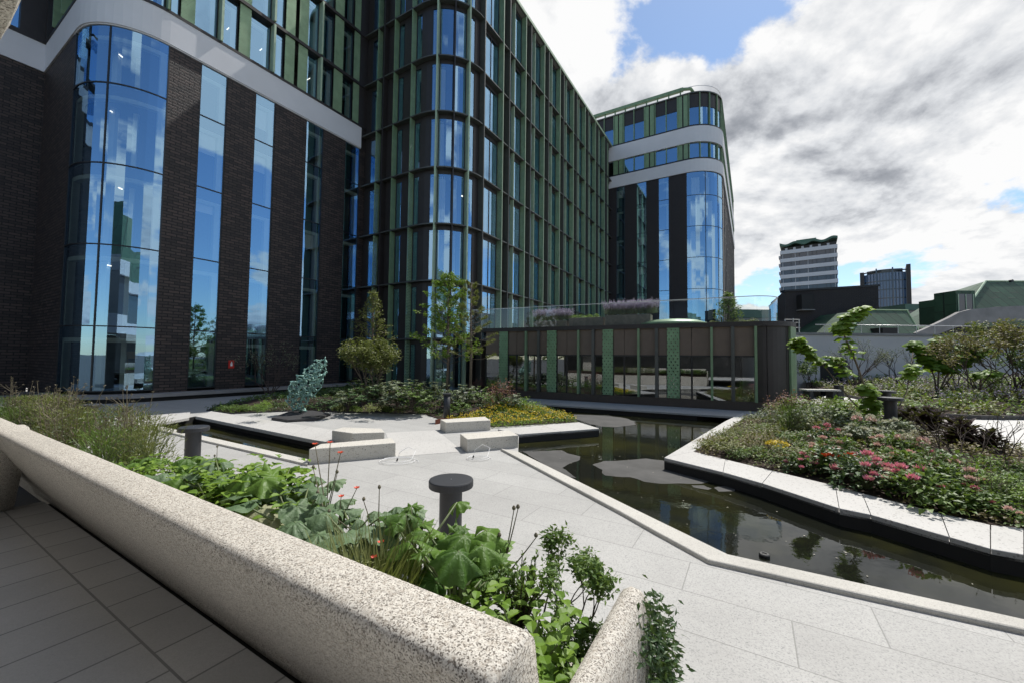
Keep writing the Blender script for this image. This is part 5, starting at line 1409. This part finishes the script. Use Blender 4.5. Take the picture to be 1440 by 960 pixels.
spawn('tuft', 'grassy_tuft', pu(1.10,1.30,1.16), 'fine bladed olive tuft leaning on the planter wall before the bollard', 'plant', None, 0, 1.05)
spawn('poppy_low', 'orange_flower', pu(1.2,1.42,1.1), 'low orange flower rising through the fine olive tuft', 'flower', None, 1, .8)
spawn('hebe', 'evergreen_shrub', pu(1.62,.72,1.06), 'upright dark small leaved shrub beside the planter end wall', 'shrub', None, 0, .78)
spawn('myrtle', 'evergreen_shrub', pu(1.5,.85,1.06), 'paler small leaved shrublet between jagged leaves and the upright dark shrub', 'shrub', None, 1, .8)
spawn('trailing', 'trailing_plant', uw(1.56,.36,1.24), 'small leaved trailing plant spilling over the planter end wall', 'plant', None, rad(-121), .9)
for w_, u_, l_ in ((.56,1.56,'dark small leaved shrublet tucked into the planter end corner'),(.6,1.42,'second small shrublet between nettle leaves and the end wall')):
    spawn('hebe', 'evergreen_shrub', pu(u_,w_,.98), l_, 'shrub', None, w_*9, .5)
spawn('poppy', 'poppy', pu(1.5,2.14,1.1), 'tall red poppies on thin stems standing against the pale paving', 'flower', None, rad(-30), .95)
spawn('poppy_low', 'poppy', pu(1.48,2.0,1.15), 'short red poppies at the base of the tall poppy stems', 'flower', None, 0, .9)
spawn('seedheads', 'seed_head_plant', pu(1.62,1.0,1.08), 'thin stems with dark round seed heads above the jagged leaves', 'plant', None, 0, .95)
spawn('stalks', 'dry_stalk', pu(1.5,1.7,1.1), 'two bare brown stalks poking up beside the largest bollard', 'plant', None, 0, .9)
spawn('stalks', 'dry_stalk', pu(1.6,3.7,1.1), 'thin bare stalk leaning over the paving past the second bollard', 'plant', None, 2.0, .8)
lw_ = 'wiry meadow stems with tiny seed heads in the planter'
for i in range(11):
    spawn('wiry%d' % (i%2), 'meadow_plant', pu(1.25+.38*rnd.random(), 5.15+.40*i, 1.06), lw_, 'plant', 'wiry meadow plants in the planter', None, rnd.uniform(.8,1.05))
lf_ = 'fine feathery olive foliage below the wiry meadow stems'
for i in range(20):
    spawn('feather%d' % (i%2), 'feathery_plant', pu(1.27+.38*rnd.random(), 4.75+.28*i, 1.05), lf_, 'plant', 'feathery plants in the planter', None, rnd.uniform(.85,1.15))
# low leafy filling under the named plants
fo = MB()
for _ in range(2600):
    u_, w_ = rnd.uniform(1.13,1.72), rnd.uniform(.85,11.5); leaf(fo, pu(u_, w_, 1.07+rnd.uniform(0,.16)), rdir(-.1,.8), (Vector((0,0,1))+rdir()*.6), rnd.uniform(.03,.09), rnd.uniform(.02,.055), .25)
tag(fo.build('ground_cover', M['lf_mid']), 'low leafy ground cover filling the near planter', 'ground cover', kind='stuff')

# ------------------------------------------------------------------ rose bed beyond the pond
def b1p(px, py, z=.2):
    p = at(px, py, z)
    for _ in range(4): p = at(px, py, h1(p.x, p.y))
    return p
GRO = 'rose bushes in the bed by the pond'
roses = [('rose_pink0',1128,664,'pink rose bush hanging one bloom over the coping beside the yellow flowers',.62),('rose_pink0',1218,686,'deep pink rose bush spilling over the coping, its shadow on the stone',.95),
 ('rose_pink1',1290,704,'pink rose bush overhanging the coping towards the sunny end',.95),('rose_coral',1175,664,'coral red rose bush behind the coping joint',.9),('rose_pale',1175,645,'pale pink rose bush below the cream blooms',.95),
 ('rose_cream',1205,628,'cream white rose bush at the middle of the bed',1.0),('rose_pink1',1300,660,'magenta rose bush before the purple leaved plants',.95),('rose_pale',1330,690,'few flowered blush rose bush near the lime foliage',.8),
 ('rose_pink0',1165,625,'pink rose bush at the back beside the cream blooms',.85),('rose_pale',1265,668,'blush rose bush between magenta and deep pink bushes',.85),('rose_pale',1258,640,'blush pink rose bush under the purple leaved plants',.85),
 ('rose_few',1245,655,'leafy rose bush almost without flowers amid coral bushes',.9),('rose_few',1150,652,'leafy rose bush with two blooms by the yellow flowers',.8),('rose_cream',1262,620,'white flowered bush tight against the purple foliage',.85),('rose_few',1330,668,'leafy rose bush beneath the bare twiggy shrub',.9),
 ('rose_pink1',1355,712,'pink rose bush nearest the bright lime foliage by the coping',.8),('rose_few',1392,725,'sparse rose bush trailing along the coping beside bare mulch',.75)]
for kd, x, y, l_, s_ in roses: spawn(kd, 'rose_bush', b1p(x,y), l_, 'rose', GRO, None, s_*rnd.uniform(1.0,1.5))
spawn('hydrangea', 'hydrangea', b1p(1215,612), 'hydrangea with big creamy flower heads beside the sapling', 'hydrangea', None, 0, .85)
spawn('hydrangea', 'hydrangea', b1p(1282,645), 'hydrangea with tall pale heads between blush roses and purple leaves', 'hydrangea', None, 2, .85)
spawn('yellow_plant', 'yellow_flower_plant', b1p(1100,655), 'bright yellow flower clump at the coping edge of the rose bed', 'plant', None, 0, 1.15)
lp_ = 'dark purple leaved plant beside the path'
for x, y in ((1258,604),(1276,606),(1294,610),(1312,612),(1330,615),(1345,622),(1305,600),(1285,598),(1358,628),(1320,605),(1262,594)): spawn('heuchera', 'purple_leaf_plant', b1p(x,y), lp_, 'plant', 'purple leaved plants', None, rnd.uniform(1.3,1.8))
spawn('heuchera', 'purple_leaf_plant', b1p(1392,632), 'lone dark purple plant standing apart at the path edge', 'plant', None, 1, 1.25)
for i, (x, y) in enumerate(((1368,680),(1395,690),(1420,700),(1438,690),(1405,668),(1435,672),(1425,720),(1380,700))):
    spawn('mound_lime' if i % 2 == 0 else 'mound_mid', 'leafy_mound', b1p(x,y), 'bright leafy mound at the sunny end of the rose bed', 'plant', 'leafy mounds at the sunny end', None, .95)
lo_ = ['bronze green low mound spreading behind the coping tip', 'olive low mound spreading behind the coping tip', 'mid green low mound spreading behind the coping tip']
for i, (x, y) in enumerate(((1000,628),(1022,636),(1045,645),(1060,622),(1040,612),(1070,640),(1085,630),(1095,612),(1075,605),(1060,598),(1105,640),(1120,622),(1110,600),(1090,592),(1130,605),(1055,632),(1015,618),(1140,640),(1125,648))):
    k_ = i % 3; spawn(('mound_bronze','mound_olive','mound_mid')[k_], 'leafy_mound', b1p(x,y), lo_[k_], 'plant', 'low mounds behind the coping tip, kind '+('bronze','olive','green')[k_], None, rnd.uniform(.7,1.15))
for i, (x, y) in enumerate(((1082,590),(1095,586),(1115,592),(1128,588),(1148,598),(1155,583),(1172,588),(1185,592),(1205,606),(1140,610),(1110,612))):
    spawn(('mound_grey','mound_olive','feather1','mound_lime')[i%4], 'leafy_mound', b1p(x,y), 'loose taller clump crowding the back of the rose bed below the sapling', 'plant', 'loose clumps at the back of the rose bed', None, rnd.uniform(1.3,2.1))
for x, y, l_ in ((1140,585,'grey green leafy mound beneath the sapling'),(1165,592,'lush green mound between sapling stems and roses'),(1190,600,'green mound at the foot of the sapling')): spawn('rhodo1' if x > 1150 else 'rhodo0', 'leafy_shrub', b1p(x,y), l_, 'shrub', None, None, .72)
spawn('red_shrub', 'red_leaf_shrub', b1p(1104,592), 'feathery red leaved shrub at the pavilion corner', 'shrub', None, 0, 1.5)
spawn('red_shrub', 'red_leaf_shrub', b1p(1130,582), 'smaller dusky red shrub behind the pavilion corner shrub', 'shrub', None, 2, 1.05)
spawn('twig', 'twiggy_shrub', b1p(1354,660), 'bare twiggy dark shrub in front of the pale path', 'shrub', None, 0, 1.35)
spawn('twig', 'twiggy_shrub', b1p(1415,648), 'smaller bare shrub overlapping the pale path', 'shrub', None, 2, 1.2)
for x, y in ((1090,604),(1120,612),(1160,606),(1345,690),(1310,682),(1180,640),(1400,712)): spawn('wiry%d' % (x%2), 'meadow_plant', b1p(x,y), 'wispy stems rising among the roses', 'plant', 'wispy stems in the rose bed', None, .9)
# stuff: low ground cover through the bed
def scatter(name, poly, hf, n, mats, L, Wd, hh, label, dens=None):
    m = MB(); xs = [p[0] for p in poly]; ys = [p[1] for p in poly]; k = 0
    tries = 0
    while k < n and tries < n*30:
        tries += 1; x, y = rnd.uniform(min(xs), max(xs)), rnd.uniform(min(ys), max(ys))
        if not inside((x, y), poly) or noise.noise(Vector((x*.9, y*.9, 3))) < -.28: continue
        z = hf(x, y); mi = 0 if noise.noise(Vector((x*.7, y*.7, 8))) > 0 else (1 if len(mats) > 1 else 0); k += 1
        if rnd.random() < .1 and len(mats) > 2: mi = 2
        for _ in range(7): leaf(m, Vector((x+rnd.gauss(0,.06), y+rnd.gauss(0,.06), z+rnd.uniform(0,hh))), rdir(-.1,.9), (Vector((0,0,1))+rdir()*.6), L*rnd.uniform(.6,1.2), Wd*rnd.uniform(.6,1.2), .2, mi=mi)
    return tag(m.build(name, [M[q] for q in mats]), label, 'ground cover', kind='stuff')
b1near = [(p[0], p[1]) for p in cap_bed[:-1]]+[(12,5)]+pe[1:]+[pav(14.2,1.3), pav(12.6,2.9)]
scatter('ground_cover', b1near, h1, 2100, ['lf_olive','lf_bronze','lf_lime'], .085, .05, .15, 'low mixed bronze and green ground cover under the roses')
# broad leaved saplings
c0 = b1p(1232,598); g0_ = lambda px, py, dy=0: atY(px, py, c0.y+dy)-c0
PROTO['sapling_a'] = broad_sapling([
  ([(0,0,0), g0_(1222,560), g0_(1205,512), g0_(1190,478,.1), g0_(1183,462,.1), g0_(1196,446,.1), g0_(1210,434,.1)], [(.35,.55,6,.9),(.6,1.0,42,1.0)], .032),
  ([(0,0,0), g0_(1195,560,.3), g0_(1160,515,.5), g0_(1130,492,.5), g0_(1122,478,.5)], [(.55,1.0,36,.95)], .022),
  ([(0,0,0), g0_(1210,555,.2), g0_(1185,520,.4), g0_(1172,502,.5)], [(.6,1.0,16,.85)], .016),
  ([(0,0,0), g0_(1225,575,-.2), g0_(1222,552,-.3), g0_(1214,540,-.4)], [(.2,1.0,26,.95)], .016),
  ([(0,0,0), g0_(1240,590,.1), g0_(1262,575,.1), g0_(1275,550,.1), g0_(1281,520,.2), g0_(1284,495,.3)], [(.72,.86,14,.9)], .018)])
spawn('sapling_a', 'broad_leaf_sapling', c0, 'leaning broad leaved sapling with lime leaves, tallest in the rose bed', 'tree', None, 0, 1)
def b2p(px, py):
    p = at(px, py, .8)
    for _ in range(5): p = at(px, py, h2(p.x, p.y))
    return p
c1 = b2p(1318,556); g1_ = lambda px, py, dy=0: atY(px, py, c1.y+dy)-c1
PROTO['sapling_b'] = broad_sapling([
  ([(0,0,0), g1_(1314,530), g1_(1302,500), g1_(1285,480)], [(.5,1.0,34,1.9)], .04),
  ([(0,0,0), g1_(1320,525), g1_(1325,500), g1_(1320,475)], [(.45,1.0,40,1.9)], .04),
  ([(0,0,0), g1_(1330,530), g1_(1345,505), g1_(1362,484)], [(.45,1.0,40,1.9)], .04),
  ([(0,0,0), g1_(1340,525), g1_(1365,500), g1_(1385,490)], [(.5,1.0,22,1.8)], .03)])
spawn('sapling_b', 'broad_leaf_sapling', c1, 'many stemmed broad leaved sapling against the pale garden wall', 'tree', None, 0, 1)
c2 = b2p(1379,548); g2_ = lambda px, py, dy=0: atY(px, py, c2.y+dy)-c2
PROTO['sapling_c'] = broad_sapling([([(0,0,0), g2_(1379,530), g2_(1381,523)], [(.6,1.0,9,1.3)], .04), ([g2_(1379,536), g2_(1392,522), g2_(1402,523)], [(.4,1.0,7,1.2)], .02)])
spawn('sapling_c', 'broad_leaf_sapling', c2, 'short single stemmed sapling with few broad leaves', 'tree', None, 0, 1)
# shrubs of the far bed
for kd, x, y, s_, l_ in (('shrub_bronze',1405,541,1.7,'tall olive shrub hiding the end of the pale wall'),('shrub_bronze2',1432,545,1.75,'bronze leaved shrub at the frame edge before the copper roof'),('shrub_twiggy',1270,545,1.45,'twiggy grey shrub beside the many stemmed sapling'),
  ('shrub_bronze2',1372,546,1.4,'bronze shrub between the sapling and the tall olive shrub'),('shrub_twiggy',1345,548,1.3,'twiggy shrub under the many stemmed sapling'),('shrub_green',1425,552,1.1,'rounded green shrub below the bronze one'),('shrub_twiggy',1205,540,1.2,'twiggy shrub beside the dark wall opening'),('shrub_bronze',1460,545,1.7,'olive shrub just at the picture edge'),('shrub_green',1390,556,.7,'low green shrub by the short sapling'),('shrub_green',1140,545,1.15,'green shrub at the pavilion end wall'),('shrub_green',1170,543,.85,'small green shrub by the dark wall opening')):
    spawn(kd, 'garden_shrub', b2p(x,y), l_, 'shrub', None, None, s_)
scatter('ground_cover', [(p[0], p[1]) for p in far], h2, 6500, ['lf_olive','lf_mid','lf_lime'], .19, .09, .3, 'olive ground cover in the far bed beyond the path')
m = MB()
for _ in range(3800):
    x, y = rnd.uniform(far[-5][0]-4, 30), rnd.uniform(15, YW-1)
    if not inside((x,y), far) or dist_line((x,y), pe2) < 1.8 or noise.noise(Vector((x*.5,y*.5,1))) < -.05: continue
    z = h2(x,y); p = Vector((x,y,z+rnd.uniform(.25,.5))); leaf(m, p, rdir(.3,1), rdir(), .11, .04)
    leaf(m, p-Vector((0,0,.1)), rdir(.2,1), rdir(), .12, .03)
tag(m.build('lavender_drift', M['mauve']), 'hazy mauve drift of low flowers before the pale garden wall', 'ground cover', kind='stuff')

# ------------------------------------------------------------------ island bed by the finned block
def b3p(px, py):
    p = at(px, py, .2)
    for _ in range(4): p = at(px, py, h3(p.x, p.y))
    return p
GI = 'evergreen shrubs in the island bed'
ish = [(455,578,'rhodo2',.55),(490,574,'rhodo0',.8),(512,570,'rhodo2',.9),(535,572,'rhodo0',.9),(558,570,'rhodo0',.95),(580,571,'rhodo1',.9),(602,569,'rhodo0',.85),(545,564,'rhodo0',1.0),(585,563,'rhodo0',1.0),(615,564,'rhodo0',.95),(640,572,'rhodo0',.75),(655,566,'rhodo0',.8),(675,567,'rhodo1',.7),(505,560,'rhodo2',1.0),(470,563,'rhodo2',.8),(525,558,'rhodo0',1.0),(645,583,'rhodo1',.55),(700,574,'rhodo1',.65),(722,574,'rhodo0',.6),(740,577,'mound_lime',1.1),(712,582,'mound_mid',1.0)]
for i, (x, y, kd, s_) in enumerate(ish): spawn(kd, 'evergreen_shrub', b3p(x,y), 'leathery leaved evergreen shrub massed in the island bed', 'shrub', GI, None, s_*1.3)
for x, y, l_ in ((335,578,'low leafy clump at the shaded corner of the island bed'),(352,577.5,'second low clump along the island bed edge'),(372,574,'lime green tuft of upright leaves beside the sculpture'),(395,574,'low clump tucked behind the sculpture slab'),(318,578,'small dark clump at the very corner of the island bed'),(362,579,'tiny clump edging the pale paving')):
    spawn('mound_lime' if x == 372 else 'mound_mid', 'leafy_mound', b3p(x,y), l_, 'plant', None, None, .85)
for x, y, s_ in ((478,577,.8),(500,578,.7),(520,579,.8),(545,579,.7),(566,580,.75),(590,580,.7),(538,577,.9)): spawn('mound_lime' if s_ < .75 else 'mound_olive', 'leafy_mound', b3p(x,y), 'low edging clump in front of the island shrubs', 'plant', 'edging clumps before the island shrubs', None, s_)
spawn('red_shrub', 'red_leaf_shrub', b3p(703,574), 'red leaved shrub standing alone before the pavilion screens', 'shrub', None, 0, 1.6)
spawn('red_shrub', 'red_leaf_shrub', b3p(671,556), 'slender dark red shrub behind the pine trunk', 'shrub', None, 1, 1.5)
scatter('ground_cover', isl, h3, 2600, ['lf_mid','lf_dark','lf_lime'], .10, .05, .14, 'low leafy ground cover under the island trees')
yp = P2([(626,592),(690,600),(812,592),(795,583),(740,582),(690,584)], .05)
m = MB(); n_ = 0
while n_ < 3200:
    x, y = rnd.uniform(min(p[0] for p in yp), max(p[0] for p in yp)), rnd.uniform(min(p[1] for p in yp), max(p[1] for p in yp))
    if not inside((x,y), yp): continue
    n_ += 1; hgt = .20+.10*noise.noise(Vector((x*2,y*2,0))); f_ = rnd.random(); p = Vector((x, y, h3(x,y)+hgt*f_))
    leaf(m, p, rdir(.0,1), rdir(.3,1), .06, .035, mi=0 if f_ > .62+.25*noise.noise(Vector((x*3,y*3,4))) else 1); leaf(m, p*1.0+rdir()*.04, rdir(.0,1), rdir(.3,1), .05, .03, mi=1 if f_ < .7 else 0)
tag(m.build('yellow_flower_carpet', [M['yellow'], M['lf_lime']]), 'carpet of yellow flowers along the stone ledge by the pond', 'ground cover', kind='stuff')
# trees
def tree_bushy():
    st, fo = MB(), MB(); tips = []
    for k in range(7):
        a = k*.9; grow(st, tips, Vector((math.cos(a)*.1, math.sin(a)*.1, -.1)), Vector((math.cos(a)*.28, math.sin(a)*.28, 1)).normalized(), rnd.uniform(.75,1.0), .035, 3, .5, .25, (2,3), 5)
    for p, d, L in tips:
        for _ in range(20): leaf(fo, p+rdir(-1,1)*.2, rdir(-.5,.7), rdir(.2,1), .13*rnd.uniform(.6,1.1), .065, .2)
    return st, fo, 'lf_olive'
def tree_conic(h, r, mt, L, nb=26, dens=26):
    st, fo = MB(), MB(); st.chain([(0,0,-.1),(.04,.0,h*.5),(0,.02,h)], [.07,.045,.012], 8)
    for i in range(nb*3):
        f_ = (i+.5)/(nb*3); z = h*(.16+.82*f_); a = i*2.4; ln = r*(1-f_**1.4)*rnd.uniform(.6,1.12)+.08
        d = Vector((math.cos(a), math.sin(a), .32)); e = Vector((0,0,z))+d*ln
        st.chain([(0,0,z), Vector((0,0,z))+d*ln*.55+Vector((0,0,-.03)), e], [.018,.011,.005], 4)
        for _ in range(dens):
            g_ = rnd.uniform(.3,1.05); p = Vector((0,0,z))+d*ln*g_+rdir(-1,1)*.1; leaf(fo, p, (d+rdir(-.5,.9)).normalized(), rdir(.2,1), L*rnd.uniform(.6,1.2), L*.36, .2)
    return st, fo, mt
def tree_birch():
    st, fo = MB(), MB(); h = 5.7; st.chain([(0,0,-.1),(.03,.02,h*.35),(-.02,.04,h*.7),(.02,0,h)], [.06,.05,.03,.008], 8)
    for i in range(72):
        f_ = i/72; z = h*(.27+.71*f_); a = i*2.4+rnd.uniform(-.5,.5); ln = (1.75*(1-f_)**.75+.2)*rnd.uniform(.5,1.1)
        if .25 < f_ < .5 and math.cos(a) > .4: ln *= .6
        d = Vector((math.cos(a), math.sin(a), rnd.uniform(.2,.7))); e = Vector((0,0,z))+d*ln
        mid = Vector((0,0,z))+d*ln*.5+rdir()*.05; st.chain([(0,0,z), mid, e], [.016,.010,.004], 4)
        for q in range(7):
            b = mid.lerp(e, rnd.random()); dd = (d+rdir(-.6,.8)).normalized()*rnd.uniform(.1,.32); st.chain([b, b+dd], [.005,.002], 3)
            for _ in range(13): leaf(fo, b+dd*rnd.uniform(.3,1.1)+rdir(-1,1)*.07, rdir(-.7,.5), rdir(.1,1), rnd.uniform(.07,.12), rnd.uniform(.045,.07), .2)
    return st, fo, 'lf_lime'
def tree_pine():
    st, fo = MB(), MB(); h = 5.2; st.chain([(0,0,-.1),(.02,0,h*.4),(-.03,.02,h*.75),(0,0,h)], [.07,.055,.035,.012], 8)
    for i in range(34):
        f_ = i/34; z = h*(.34+.64*f_); a = i*2.4; ln = (1.15*(1-f_)+.22)*rnd.uniform(.5,1.1)
        d = Vector((math.cos(a), math.sin(a), .15+.5*f_)); pts = [Vector((0,0,z)), Vector((0,0,z))+d*ln*.5-Vector((0,0,.05)), Vector((0,0,z))+d*ln+Vector((0,0,.05))]
        st.chain(pts, [.018,.012,.006], 4)
        for q in range(4):
            b = pts[1].lerp(pts[2], .35+.22*q)
            for _ in range(34): 
                dd = (d*.7+rdir(-.4,1)).normalized(); leaf(fo, b, dd, rdir(), rnd.uniform(.12,.2), .016, .1)
    return st, fo, 'lf_olive'
tree('multi_stem_tree', b3p(520,560), 'bushy many stemmed tree in front of the dark conical tree', tree_bushy)
tree('conical_tree', b3p(521,552), 'dark conical tree rising behind the bushy many stemmed one', lambda: tree_conic(5.3, 1.35, 'lf_olive', .15, 26, 30))
tree('birch_tree', b3p(628,560), 'slender pale green birch before the rounded glass corner', tree_birch)
tree('pine_tree', b3p(661,561), 'sparse young pine with bare lower trunk beside the birch', tree_pine)
tw = b3p(380,556); spawn('shrub_twiggy', 'bare_shrub', Vector((tw.x, tw.y, .05)), 'almost leafless shrub against the dark brick behind the sculpture', 'shrub', None, 0, 1.7)
# roof terrace plants
GL = 'lavender clumps on the pavilion roof'
for i in range(5): q = pav(1.2+.42*i,-1.15); spawn('lavender', 'lavender', Vector((*q,4.42)), 'lavender clump in the dark boarded roof planter', 'plant', GL+' dark planter', None, .85)
for i in range(6): q = pav(5.3+.42*i,-1.3); spawn('lavender', 'lavender', Vector((*q,4.62)), 'lavender clump in the taller boarded roof planter', 'plant', GL+' tall planter', None, .95)
for i in range(4): q = pav(3.3+.42*i,-1.2); spawn('mound_lime', 'leafy_mound', Vector((*q,4.42)), 'pale green clump in the middle roof planter', 'plant', 'green clumps in the middle roof planter', None, .7)
q = pav(10.9,-1.9); tree('young_conifer', Vector((*q,3.9)), 'small dark young conifer on the pavilion roof', lambda: tree_conic(1.6, .6, 'lf_mid', .12, 12, 40))
for i in range(4): q = pav(10.4+.5*i,-1.5); spawn('mound_olive', 'leafy_mound', Vector((*q,3.9)), 'feathery low clump around the roof conifer', 'plant', 'clumps round the roof conifer', None, .9)
